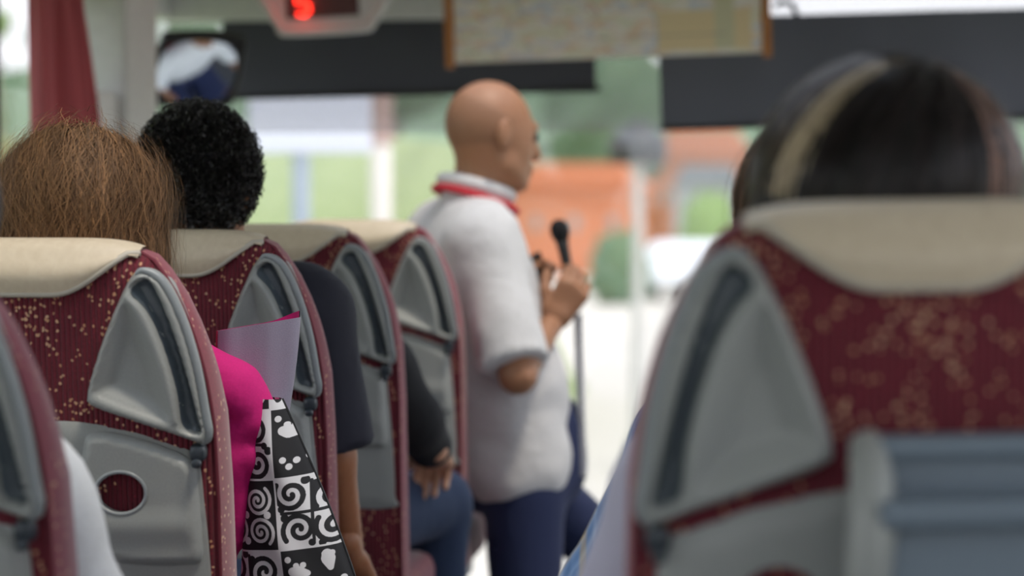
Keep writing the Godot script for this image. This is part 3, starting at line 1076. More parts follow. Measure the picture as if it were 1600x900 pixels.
func fittings() -> void:
	var b: MB
	# destination display with a red figure
	var tilt := Basis(Vector3.BACK, 0.045) * Basis(Vector3.RIGHT, 0.10)
	var t := thing("led_display", "pale ceiling display box with a glowing red figure 5", "display", Vector3(-1.275, 1.69, -6.8))
	b = MB.new()
	var poly := PackedVector2Array()
	for p in [[-0.155, 0.07], [-0.150, 0.0], [-0.125, -0.045], [-0.105, -0.060], [0.105, -0.060], [0.125, -0.045], [0.160, 0.0], [0.165, 0.07]]: poly.append(Vector2(p[0], p[1]))
	b.prism(smooth_poly(poly, 3), -0.10, 0.0, Transform3D(tilt, Vector3.ZERO))
	part("casing", b, M.shell, t)
	b = MB.new()
	var rimp := []
	for p in smooth_poly(poly, 4): rimp.append(tilt * Vector3(p.x, p.y, 0.0))
	b.tube(rimp, 0.012, 8, true)
	part("casing_rim", b, M.shell, t)
	b = MB.new()
	b.box(tilt * Vector3(-0.005, 0.022, 0.003), Vector3(0.20, 0.092, 0.006), 0.002, tilt)
	part("display_window", b, mat("4a1d22", 0.25), t)
	b = MB.new()
	var fig := [Vector2(0.016, 0.045), Vector2(-0.014, 0.045), Vector2(-0.016, 0.018), Vector2(0.004, 0.021), Vector2(0.016, 0.010), Vector2(0.017, -0.004), Vector2(0.005, -0.016), Vector2(-0.016, -0.012)]
	var fp := []
	for p in fig: fp.append(tilt * Vector3(p.x - 0.058, p.y + 0.0, 0.009))
	b.tube(fp, 0.0058, 8)
	part("led_figure", b, mat("ff3020", 0.4, {"emission_enabled": true, "emission": Color("ff2a1c"), "emission_energy_multiplier": 2.2}), t)
	var glow := OmniLight3D.new()
	glow.light_color = Color("ff3a26"); glow.light_energy = 0.0012; glow.light_size = 0.03; glow.omni_range = 12.0; glow.shadow_enabled = true
	t.add_child(glow)
	glow.name = "figure_light"
	glow.position = tilt * Vector3(-0.058, 0.012, 0.035)
	# route map on two wooden battens
	t = thing("wall_map", "pale printed map hung between two wooden battens below the ceiling", "map", Vector3(-0.513, 1.555, -6.9))
	var rt := Basis(Vector3.BACK, 0.030)
	b = MB.new(); b.has_uv = true
	b.grid(40, 12, func(s: float, y: float): return [rt * Vector3(lerpf(-0.425, 0.425, s), lerpf(0.0, 0.21, y), 0.006 * sin(s * 7.0) * (1.0 - y)), Vector2(s, 1.0 - y)])
	b.grid(40, 12, func(s: float, y: float): return [rt * Vector3(lerpf(-0.425, 0.425, s), lerpf(0.0, 0.21, y), 0.006 * sin(s * 7.0) * (1.0 - y) - 0.002), Vector2(s, 1.0 - y)], true)
	var mm := mat("ffffff", 0.6)
	mm.albedo_texture = map_print()
	part("map_sheet", b, mm, t)
	for sg in [-1.0, 1.0]:
		b = MB.new()
		b.box(rt * Vector3(sg * 0.432, 0.10, 0.004), Vector3(0.024, 0.225, 0.020), 0.005, rt)
		part("batten", b, M.wood, t)
	# roller blinds
	for q in [[-1.66, -0.575, 1.468, 1.695, 0.020, "black roller blind across the left half of the windscreen"], [-0.387, 0.84, 1.375, 1.688, 0.030, "deep black roller blind on the right half of the windscreen"]]:
		var w: float = q[1] - q[0]
		var rb := Basis(Vector3.BACK, q[4])
		t = thing("roller_blind", q[5], "blind", Vector3(q[0], q[2], -7.28))
		b = MB.new()
		for sg in [0.0, 1.0]:
			b.grid(50, 8, func(s: float, y: float):
				var x: float = s * w
				return [rb * Vector3(x, y * (q[3] - q[2]) - 0.012 * s, 0.006 * sin(x * 9.0 + y) + 0.004 * sin(x * 23.0 + 2.0 * y) - sg * 0.002), Vector2(s, y)], sg > 0.5)
		part("blind_cloth", b, M.black_cloth if q[0] < -1.0 else M.blind_right, t)
		b = MB.new()
		b.box(rb * Vector3(w * 0.5 + 0.006, 0.004 - 0.006, 0.003), Vector3(w + 0.02, 0.014, 0.014), 0.004, rb)
		part("bottom_bar", b, M.black, t)
	# windscreen blind arms above the right blind
	t = thing("blind_arm", "small black curved arm above the right blind beside the map", "bracket", Vector3(-0.035, 1.69, -7.3))
	b = MB.new()
	b.tube([Vector3(-0.03, 0.03, 0), Vector3(-0.01, 0.045, 0), Vector3(0.02, 0.035, 0), Vector3(0.035, 0.0, 0)], 0.008, 8)
	part("arm", b, M.black, t)
	# interior mirror
	t = thing("cab_mirror", "black framed cab mirror on the left front pillar showing the driver", "mirror", Vector3(-1.655, 1.527, -6.9))
	var nz := (Vector3(0.232, -0.047, 0.972) + (Vector3(-1.22, 0.42, -6.72) - Vector3(-1.655, 1.527, -6.9)).normalized()).normalized()
	var nx := Vector3(0, 1, 0).cross(nz).normalized()
	var tb := Basis(nx, nz.cross(nx), nz)
	var op := PackedVector2Array()
	for p in [[-0.118, -0.085], [-0.085, -0.112], [0.085, -0.112], [0.118, -0.085], [0.122, 0.085], [0.095, 0.115], [-0.075, 0.112], [-0.110, 0.080]]: op.append(Vector2(p[0], p[1]))
	op = smooth_poly(op, 4)
	b = MB.new()
	b.prism(op, -0.03, 0.0, Transform3D(tb, Vector3.ZERO))
	var rp := []
	for p in op: rp.append(tb * Vector3(p.x, p.y, 0.0))
	b.tube(rp, 0.007, 8, true)
	part("mirror_housing", b, M.black, t)
	b = MB.new()
	b.grid(16, 16, func(s: float, y: float):
		var p := Vector2(s * 2 - 1, y * 2 - 1)
		var e := Vector2(p.x * sqrt(1 - p.y * p.y * 0.35), p.y * sqrt(1 - p.x * p.x * 0.35)) * Vector2(0.112, 0.105)
		return [tb * Vector3(e.x, e.y, 0.004 + 0.004 * (1.0 - p.length_squared() * 0.5)), Vector2(s, y)])
	part("mirror_glass", b, mat("e4e8ea", 0.03, {"metallic": 1.0}), t)
	b = MB.new()
	b.tube([tb * Vector3(-0.08, 0.02, -0.025), tb * Vector3(-0.11, 0.05, -0.04), Vector3(-0.10, 0.02, 0.12), Vector3(-0.10, -0.01, 0.20)], 0.009, 8)
	part("mirror_arm", b, M.black, t)
	# curtain
	b = MB.new()
	for sg in [0.0, 1.0]:
		b.grid(70, 24, func(s: float, y: float):
			var z0 := lerpf(-5.68, -5.66, y)
			var z1 := lerpf(-6.26, -6.00, y)
			var fold := sin(s * TAU * 3.0 + 0.6 * sin(y * 3.0)) * lerpf(0.045, 0.032, y) + 0.008 * sin(s * TAU * 11.0 + 1.0)
			return [Vector3(-1.735 + fold - sg * 0.002, lerpf(0.90, 1.70, y), lerpf(z0, z1, s)), Vector2(s, y)], sg < 0.5)
	var cu := part("curtain", b, M.curtain, self)
	tag(cu, "gathered dark red window curtain by the left front pillar", "curtain")

func tray_table(seat: Node3D) -> void:
	var tf := Transform3D(Basis(Vector3.BACK, 0.02), Vector3(0.102, 0.828, 0.085))
	var b := MB.new()
	b.box(Vector3(0.0, -0.02, 0.0), Vector3(0.305, 0.17, 0.022), 0.010)
	var t := part("tray_table", b, M.tray, seat, tf)
	t.set_meta("label", "blue-grey folding tray table clipped to the seat back")
	b = MB.new()
	b.box(Vector3(0.0, 0.072, 0.012), Vector3(0.30, 0.024, 0.05), 0.010)
	part("front_rail", b, M.tray, t)
	b = MB.new()
	b.box(Vector3(0.0, 0.118, -0.028), Vector3(0.305, 0.020, 0.03), 0.008)
	part("back_rail", b, M.tray, t)
	b = MB.new()
	b.box(Vector3(0.0, 0.088, -0.03), Vector3(0.30, 0.05, 0.012), 0.004)
	part("slot_back", b, M.tray, t)
	for sg in [-1.0, 1.0]:
		b = MB.new()
		b.tube([Vector3(sg * 0.150, 0.122, -0.03), Vector3(sg * 0.151, 0.10, 0.0), Vector3(sg * 0.153, 0.06, 0.016), Vector3(sg * 0.158, 0.0, 0.01), Vector3(sg * 0.165, -0.05, -0.03), Vector3(sg * 0.165, -0.07, -0.085)], [0.014, 0.017, 0.019, 0.018, 0.016, 0.014], 10)
		part("hinge_arm", b, M.grey, t)

# ------------------------------------------------------------------ the street outside
func leafy(c: Vector3, r: Vector3, seed_: int, seg := 26) -> MB:
	var n := FastNoiseLite.new()
	n.seed = seed_; n.frequency = 0.9; n.fractal_octaves = 4
	var b := MB.new()
	b.grid(seg, seg / 2, func(s: float, t: float):
		var th: float = PI * t; var ph: float = TAU * s
		var d := Vector3(sin(th) * cos(ph), cos(th), sin(th) * sin(ph))
		var k := 1.0 + 0.35 * n.get_noise_3d(d.x * 2.5, d.y * 2.5, d.z * 2.5) + 0.12 * n.get_noise_3d(d.x * 9, d.y * 9, d.z * 9)
		return [c + d * r * k, Vector2(s, t)])
	return b

func tree(at: Vector3, h: float, r: float, label: String, dark: bool, seed_: int) -> void:
	var t := thing("tree", label, "tree", at, 0.0, "trees beside the road")
	var b := MB.new()
	b.tube([Vector3(0, -0.3, 0), Vector3(0.05, h * 0.35, 0), Vector3(0, h * 0.7, 0.05)], [r * 0.14, r * 0.10, r * 0.05], 9)
	part("trunk", b, M.bark, t)
	part("crown", leafy(Vector3(0, h * 0.65, 0), Vector3(r, h * 0.40, r), seed_), M.foliage_dark if dark else M.foliage, t)

func shrub(at: Vector3, r: Vector3, label: String, m: Material, seed_: int) -> void:
	var t := thing("shrub", label, "shrub", at, 0.0, "shrubs along the kerb")
	part("foliage", leafy(Vector3(0, r.y * 0.8, 0), r, seed_), m, t)

func house(at: Vector3, size: Vector3, wall_m: Material, roof_m: Material, label: String) -> void:
	var t := thing("house", label, "building", at)
	var b := MB.new()
	b.box(Vector3(0, size.y * 0.5, 0), size, 0.02)
	part("wall", b, wall_m, t)
	b = MB.new()
	var rh := size.y * 0.28
	var poly := PackedVector2Array([Vector2(-size.x * 0.56, size.y), Vector2(size.x * 0.56, size.y), Vector2(size.x * 0.35, size.y + rh), Vector2(-size.x * 0.35, size.y + rh)])
	b.prism(poly, -size.z * 0.54, size.z * 0.54)
	part("roof", b, roof_m, t)
	for i in 3:
		b = MB.new()
		b.box(Vector3((i - 1) * size.x * 0.3, size.y * 0.6, size.z * 0.5), Vector3(size.x * 0.07, size.y * 0.15, 0.08), 0.01)
		var w := part("window", b, mat("d9d4cb", 0.6), t)
		b = MB.new()
		b.box(Vector3((i - 1) * size.x * 0.3, size.y * 0.6, size.z * 0.5 + 0.03), Vector3(size.x * 0.05, size.y * 0.12, 0.06), 0.01)
		part("pane", b, mat("6c7880", 0.15), w)

func car(at: Vector3, turn: float, hex: String, label: String) -> void:
	var t := thing("car", label, "car", at, turn)
	var b := MB.new()
	var prof := PackedVector2Array()
	for p in [[-2.1, 0.35], [2.1, 0.35], [2.15, 0.75], [1.3, 0.95], [0.7, 1.42], [-1.2, 1.45], [-1.9, 0.98], [-2.15, 0.85]]: prof.append(Vector2(p[0], p[1]))
	b.prism(smooth_poly(prof, 4), -0.85, 0.85)
	part("car_body", b, mat(hex, 0.3), t)
	b = MB.new()
	var gl := PackedVector2Array([Vector2(-1.5, 1.0), Vector2(1.05, 1.0), Vector2(0.6, 1.36), Vector2(-1.15, 1.38)])
	b.prism(gl, -0.87, 0.87)
	part("windows", b, mat("2b3238", 0.1), t)
	for x in [-1.35, 1.35]:
		for z in [-0.78, 0.78]:
			b = MB.new()
			b.lathe(Vector3(x, 0.33, z), [[0.0, -0.11], [0.30, -0.11], [0.33, -0.06], [0.33, 0.06], [0.30, 0.11], [0.0, 0.11]], 18, Basis(Vector3.RIGHT, PI / 2))
			part("wheel", b, M.black, t)

func street() -> void:
	var b := MB.new()
	var G := -1.55
	b.grid(120, 120, func(s: float, y: float):
		var x := lerpf(-70, 60, s); var z := lerpf(30, -130, y)
		var up := 3.45 * smoothstep(-3.0, -3.9, x) * smoothstep(-17.0, -29.0, z) * (1.0 - smoothstep(-31.0, -36.0, z) * smoothstep(-14.0, -9.0, x)) * (1.0 + 0.05 * sin(x * 1.3) * sin(z * 0.9))
		up += 2.2 * smoothstep(-7.0, -16.0, x) * smoothstep(-18.0, -3.0, z)
		up += 0.4 * smoothstep(-90.0, -130.0, z)
		return [Vector3(x, G - 0.06 + up - (0.02 if x > -3 else 0.0), z), Vector2(s, y)])
	struct("ground", b, M.grass, "green grass verge rising beside the road")
	struct("road", boxes([[Vector3(-3.2, G - 0.3, 28), Vector3(6.5, G, -78)]], 0.02), M.road, "pale sunlit road ahead of the coach")
	struct("plaza", boxes([[Vector3(-14, G - 0.3, -35), Vector3(-3.2, G + 0.01, -88)]], 0.02), M.pave, "pale sunlit square in front of the orange houses")
	struct("pavement", boxes([[Vector3(6.5, G - 0.3, 28), Vector3(14, G + 0.12, -78)]], 0.02), M.pave, "light pavement on the right side of the road")
	# distant wooded hillside
	b = MB.new()
	var n := FastNoiseLite.new()
	n.seed = 12; n.frequency = 0.09
	b.grid(90, 24, func(s: float, y: float):
		var x := lerpf(-110, 110, s)
		return [Vector3(x, lerpf(-2, 10.5, y) + 3.0 * n.get_noise_2d(x, y * 60.0) * y, lerpf(-118, -190, y) + 6.0 * n.get_noise_2d(x * 1.5 + 300, y * 80.0)), Vector2(s, y)])
	struct("hillside", b, M.hill, "green wooded hillside in the distance")
	# sign on a post
	var t := thing("road_sign", "large pale lavender sign board on a grey post by the verge", "sign", Vector3(-3.10, G, -16))
	b = MB.new(); b.box(Vector3(0, 3.19, 0), Vector3(0.80, 0.40, 0.05), 0.02)
	part("board", b, mat("d6d8ea", 0.5), t)
	b = MB.new(); b.tube([Vector3(-0.07, -0.05, -0.06), Vector3(-0.07, 3.30, -0.06)], 0.06, 12)
	part("post", b, mat("9aa6b8", 0.6), t)
	t = thing("utility_pole", "tall pole painted white below and brown above on the green verge", "pole", Vector3(-3.30, G, -20))
	b = MB.new(); b.tube([Vector3(0, -0.05, 0), Vector3(0, 3.16, 0)], 0.085, 14)
	part("painted_base", b, mat("e6dcd8", 0.6), t)
	b = MB.new(); b.tube([Vector3(0, 3.12, 0), Vector3(0, 6.2, 0)], 0.095, 14)
	part("shaft", b, mat("a8877f", 0.8), t)
	# street lamp
	t = thing("street_lamp", "white post street lamp with a black lantern beyond the windscreen", "lamp", Vector3(-1.56, G, -25))
	b = MB.new(); b.lathe(Vector3.ZERO, [[0.0, 0.0], [0.13, 0.0], [0.12, 0.25], [0.065, 0.35], [0.05, 2.9], [0.07, 2.95], [0.0, 2.96]], 14)
	part("post", b, mat("c6c4c0", 0.6), t)
	b = MB.new(); b.lathe(Vector3(0, 2.96, 0), [[0.0, 0.0], [0.09, 0.01], [0.11, 0.06], [0.10, 0.10], [0.0, 0.11]], 16)
	part("globe", b, mat("bdbab8", 0.4), t)
	b = MB.new(); b.lathe(Vector3(0, 3.14, 0), [[0.0, -0.12], [0.26, -0.12], [0.30, 0.02], [0.27, 0.14], [0.15, 0.24], [0.05, 0.31], [0.0, 0.32]], 16)
	part("lantern_hood", b, mat("141c26", 0.5), t)
	# houses
	house(Vector3(-7.3, G, -86), Vector3(4.2, 2.9, 5.0), M.orange, M.tile, "orange plastered house beyond the street lamp")
	house(Vector3(-11.2, G, -92), Vector3(3.2, 3.0, 4.0), M.orange, M.tile, "smaller orange house half hidden behind the standing guide")
	house(Vector3(-4.3, G, -114), Vector3(4.6, 4.3, 5.0), M.orange, M.tile, "taller orange house with a terracotta roof behind the grey building")
	house(Vector3(3.0, G, -116), Vector3(6.0, 4.0, 5.0), M.cream, M.tile, "cream house with terracotta roof behind the right blind")
	car(Vector3(-2.6, G, -66), 1.35, "e8ebf0", "white parked car on the right of the road ahead")
	house(Vector3(-3.6, G, -104), Vector3(2.6, 3.0, 4.0), M.render, M.slate, "small grey building with a slate roof beyond the street lamp")
	shrub(Vector3(-4.3, G, -62), Vector3(0.75, 1.0, 0.7), "dark green roundish shrub in front of the orange house", M.foliage_dark, 2)
	shrub(Vector3(-2.5, G, -74), Vector3(0.9, 1.5, 0.8), "yellow-green shrub beside the white parked car", M.foliage, 3)
	shrub(Vector3(-3.45, G + 0.2, -29), Vector3(0.5, 0.9, 0.6), "bright green shrub at the foot of the grassy verge", M.foliage, 4)
	var ts := [[-5.3, -33, 1.7, 0.9, true, "dark green tree on the verge behind the painted pole"], [-8.8, -33, 2.0, 1.3, true, "dark tree on the verge behind the lavender sign"], [-13.0, -34, 2.4, 1.9, false, "light green tree at the far left of the verge"], [-16.0, -18, 5.0, 2.4, false, "pale green tree seen through the left side window"], [-13.0, -9, 4.5, 2.2, false, "leafy tree beside the coach near the curtain"], [1.5, -100, 7.5, 2.0, true, "tall tree on the slope above the orange house"], [-8.0, -106, 8.5, 2.6, true, "broad grey-green tree between the two blinds"]]
	for i in ts.size():
		var q: Array = ts[i]
		var gy := G + (3.3 if q[1] < -30 and q[1] > -60 else 1.9 if q[1] > -30 else 0.2)
		tree(Vector3(q[0], gy, q[1]), q[2], q[3], q[5], q[4], 30 + i)

# ------------------------------------------------------------------ the scene
func _ready() -> void:
	# camera
	var cam := Camera3D.new()
	var att := CameraAttributesPhysical.new()
	att.frustum_focal_length = 105.65
	att.exposure_aperture = 3.4
	att.frustum_focus_distance = 3.55
	cam.attributes = att
	cam.fov = 12.96
	cam.near = 0.05
	cam.far = 600.0
	add_child(cam)
	cam.name = "camera"
	cam.position = Vector3(0, 1.19, 0)
	cam.rotation_order = EULER_ORDER_YXZ
	cam.rotation = Vector3(deg_to_rad(-2.155), deg_to_rad(6.408), 0)
	cam.current = true
	# sky, sun, exposure
	var env := Environment.new()
	env.background_mode = Environment.BG_SKY
	var sky := Sky.new()
	var sm := ProceduralSkyMaterial.new()
	sm.sky_top_color = Color("cdd5e4"); sm.sky_horizon_color = Color("f0f0f4")
	sm.ground_bottom_color = Color("8d8a84"); sm.ground_horizon_color = Color("c8c8c8")
	sm.sky_curve = 0.2
	sm.energy_multiplier = 1.0
	sky.sky_material = sm
	env.sky = sky
	env.background_energy_multiplier = 1.15
	env.tonemap_mode = Environment.TONE_MAPPER_LINEAR
	env.tonemap_exposure = 2.15
	env.sdfgi_enabled = true; env.ssao_enabled = true; env.ssil_enabled = true
	var we := WorldEnvironment.new()
	we.environment = env
	add_child(we)
	we.name = "world_environment"
	var sun := DirectionalLight3D.new()
	sun.light_energy = 0.35
	sun.light_color = Color("fff2e0")
	sun.light_angular_distance = 6.0
	sun.shadow_enabled = true
	sun.sky_mode = DirectionalLight3D.SKY_MODE_LIGHT_ONLY
	add_child(sun)
	sun.name = "sun"
	sun.look_at_from_position(Vector3(3.0, 9.0, 2.0), Vector3.ZERO)

	noise.seed = 11; noise.frequency = 0.06; noise.fractal_octaves = 3
	make_materials()
	M.welt = mat("6a2230", 0.8)
	M.denim = cloth("2a3a58")
	M.navy = cloth("242f55", 0.9, 0.05)
	M.felt = tri_mat("8d879c", "a29cae", 0.2, 8.0, 0.95, 0.02, {"rim_enabled": true, "rim": 0.3})
	M.pink = cloth("d4147c", 0.85, 0.05, 0.3)
	M.maroon = mat("8a1038", 0.7)
	M.curtain = cloth("cc767c", 0.9, 0.02, 0.3)
	M.curtain.backlight_enabled = true; M.curtain.backlight = Color(0.9, 0.5, 0.5)
	M.grass = tri_mat("748650", "919d68", 0.05, 0.25, 0.95)
	M.road = tri_mat("b9b4aa", "cbc6bd", 0.05, 0.3, 0.9)
	M.pave = tri_mat("c3bdb2", "d2ccc2", 0.05, 0.3, 0.9)
	M.hill = M.foliage_dark
	M.orange = tri_mat("c9764e", "d88d64", 0.05, 0.3, 0.9)
	M.cream = tri_mat("d8c8b0", "e2d6c2", 0.05, 0.3, 0.9)
	M.pillar_dark = mat("20242a", 0.5)
	M.stripes = cloth("ffffff", 0.85, 0.05)
	M.stripes.albedo_texture = stripe_print()
	M.stripes.uv1_scale = Vector3.ONE * 6.0
	M.shirt = cloth("dcdcde", 0.85, 0.25, 0.2, 3.0)
	M.render = tri_mat("a5a8ad", "b9bbc0", 0.05, 0.3, 0.9)
	M.slate = tri_mat("6f757e", "858b94", 0.1, 0.6, 0.8)
	M.blind_right = tri_mat("5a5d67", "666973", 0.08, 6.0, 0.9, 0.02)
	M.tint = mat("a6a1aa", 0.1, {"transparency": BaseMaterial3D.TRANSPARENCY_ALPHA})
	M.tint.albedo_color.a = 0.42
	M.tile = tri_mat("c5714a", "d38660", 0.1, 0.6, 0.9)
	noise.frequency = 0.06
	shell()
	make_seat_meshes()
	seats()
	people()
	luggage()
	fittings()
	street()

func shell() -> void:
	struct("floor", boxes([[Vector3(-1.84, -0.10, 2.5), Vector3(-0.86, 0, -5.95)], [Vector3(-0.06, -0.10, 2.5), Vector3(0.94, 0, -5.2)], [Vector3(-0.86, -0.30, 2.5), Vector3(-0.06, -0.20, -5.2)], [Vector3(-0.86, -0.36, -5.19), Vector3(-0.84, 0, -5.95)], [Vector3(-1.84, -0.44, -5.2), Vector3(0.94, -0.36, -7.5)]], 0.004), M.floor)
	var cz := [[2.6, 0.2], [-0.8, -2.4], [-3.4, -5.0], [-6.0, -7.5]]
	var cb := []
	for q in cz: cb.append([Vector3(-1.90, 1.765, q[0]), Vector3(1.0, 1.83, q[1])])
	for q in [[0.2, -0.8], [-2.4, -3.4], [-5.0, -6.0]]:
		cb.append([Vector3(-1.90, 1.765, q[0]), Vector3(-1.0, 1.83, q[1])])
		cb.append([Vector3(0.1, 1.765, q[0]), Vector3(1.0, 1.83, q[1])])
	struct("ceiling", boxes(cb, 0.002), M.shell)
	var hn := 50
	for z in [-0.3, -2.9, -5.5]:
		hn += 1
		struct("window_%d" % hn, boxes([[Vector3(-1.0, 1.80, z + 0.5), Vector3(0.1, 1.806, z - 0.5)]], 0.002), M.glass, "glazed roof hatch")
	for sd in [["left", -1.90, -1.81, -1.0], ["right", 0.91, 1.0, 1.0]]:
		struct("wall_" + sd[0], boxes([[Vector3(sd[1], -0.5, 2.6), Vector3(sd[2], 0.74, -6.72)], [Vector3(sd[1], -0.5, -6.7), Vector3(sd[2], 0.05, -7.4)], [Vector3(sd[1], 1.70, 2.6), Vector3(sd[2], 1.77, -7.4)]], 0.004), M.shell)
		var k := 0
		var zs := [2.55, 1.0, -0.6, -2.2, -3.85, -5.49]
		for z in zs:
			k += 1
			struct("trim_%d" % (k if sd[3] < 0 else k + 20), boxes([[Vector3(sd[1], 0.73, z), Vector3(sd[2] + (0.02 if sd[3] < 0 else 0.0), 1.71, z - 0.10)]], 0.01), M.pillar_dark if z < -5 else M.pillar)
		struct("trim_%d" % (7 if sd[3] < 0 else 27), boxes([[Vector3(sd[1], 0.73, -6.37), Vector3(sd[2] + (0.10 if sd[3] < 0 else 0.0), 1.77, -6.70)]], 0.02), M.pillar)
		var zz := zs + [-6.37, -6.70, -7.36]
		k = 0
		for i in zz.size() - 1:
			if i == 6: continue
			k += 1
			var xm: float = (sd[1] + sd[2]) * 0.5
			var z0: float = zz[i] - (0.09 if i < 6 else -0.01)
			struct("window_%d" % (k if sd[3] < 0 else k + 20), boxes([[Vector3(xm - 0.003, 0.73 if i < 7 else 0.04, z0), Vector3(xm + 0.003, 1.71, zz[i + 1] - 0.01)]], 0.002), M.glass)
	struct("trim_8", boxes([[Vector3(-1.80, 0.74, -6.08), Vector3(-1.735, 1.45, -6.40)]], 0.02), M.shell, "pale side panel below the small front window")
	struct("wall_rear", boxes([[Vector3(-1.90, -0.5, 2.6), Vector3(1.0, 0.80, 2.52)], [Vector3(-1.90, 1.66, 2.6), Vector3(1.0, 1.77, 2.52)]], 0.004), M.shell)
	struct("window_40", boxes([[Vector3(-1.85, 0.79, 2.563), Vector3(0.95, 1.67, 2.557)]], 0.002), M.glass, "rear window")
	struct("wall_front", boxes([[Vector3(-1.90, -0.5, -7.36), Vector3(1.0, 0.02, -7.46)]], 0.01), M.pillar)
	struct("trim_30", boxes([[Vector3(-1.84, 1.688, -7.22), Vector3(-0.12, 1.77, -7.34)]], 0.012), M.shell, "pale header panel above the windscreen")
	var b := MB.new()
	for sg in [0.0, 1.0]:
		b.grid(24, 8, func(s: float, y: float):
			var x := lerpf(-1.86, 0.96, s)
			return [Vector3(x, lerpf(0.0, 1.77, y), -7.38 - 0.10 * (1.0 - pow(s * 2 - 1, 2.0)) - sg * 0.006), Vector2(s, y)], sg > 0.5)
	struct("window_41", b, M.glass, "wide windscreen at the front of the coach")
	b = MB.new()
	b.grid(24, 4, func(s: float, y: float):
		var x := lerpf(-1.86, 0.96, s)
		return [Vector3(x, lerpf(1.365 + 0.012 * s, 1.77, y), -7.372 - 0.10 * (1.0 - pow(s * 2 - 1, 2.0))), Vector2(s, y)])
	struct("window_42", b, M.tint, "grey tinted sun strip along the top of the windscreen")

func seats() -> void:
	coach_seat(Vector3(-0.971, -0.007, -3.15), "red fleck-patterned seat at the far left with a clearly seen oval opening")
	coach_seat(Vector3(-0.971, -0.007, -3.90), "red seat behind the felt tote and pink cardigan")
	coach_seat(Vector3(-0.973, -0.007, -4.65), "red seat right behind the navy sleeved arm")
	coach_seat(Vector3(-0.957, -0.007, -5.40), "front red coach seat next to the standing guide in white")
	coach_seat(Vector3(-0.965, -0.007, -2.40), "blurred red seat cut by the lower left corner, beside a white sleeve")
	var r := coach_seat(Vector3(0.100, 0.046, -2.07), "large blurred red seat at the right with wide cream headrest and tray table", true, 5.0, 0.8, false, false)
	r.rotation.y = deg_to_rad(6.0)
	tray_table(r)
	coach_seat(Vector3(0.12, 0.03, -2.82), "red seat hidden ahead of the large blurred right seat", true, 5.0)

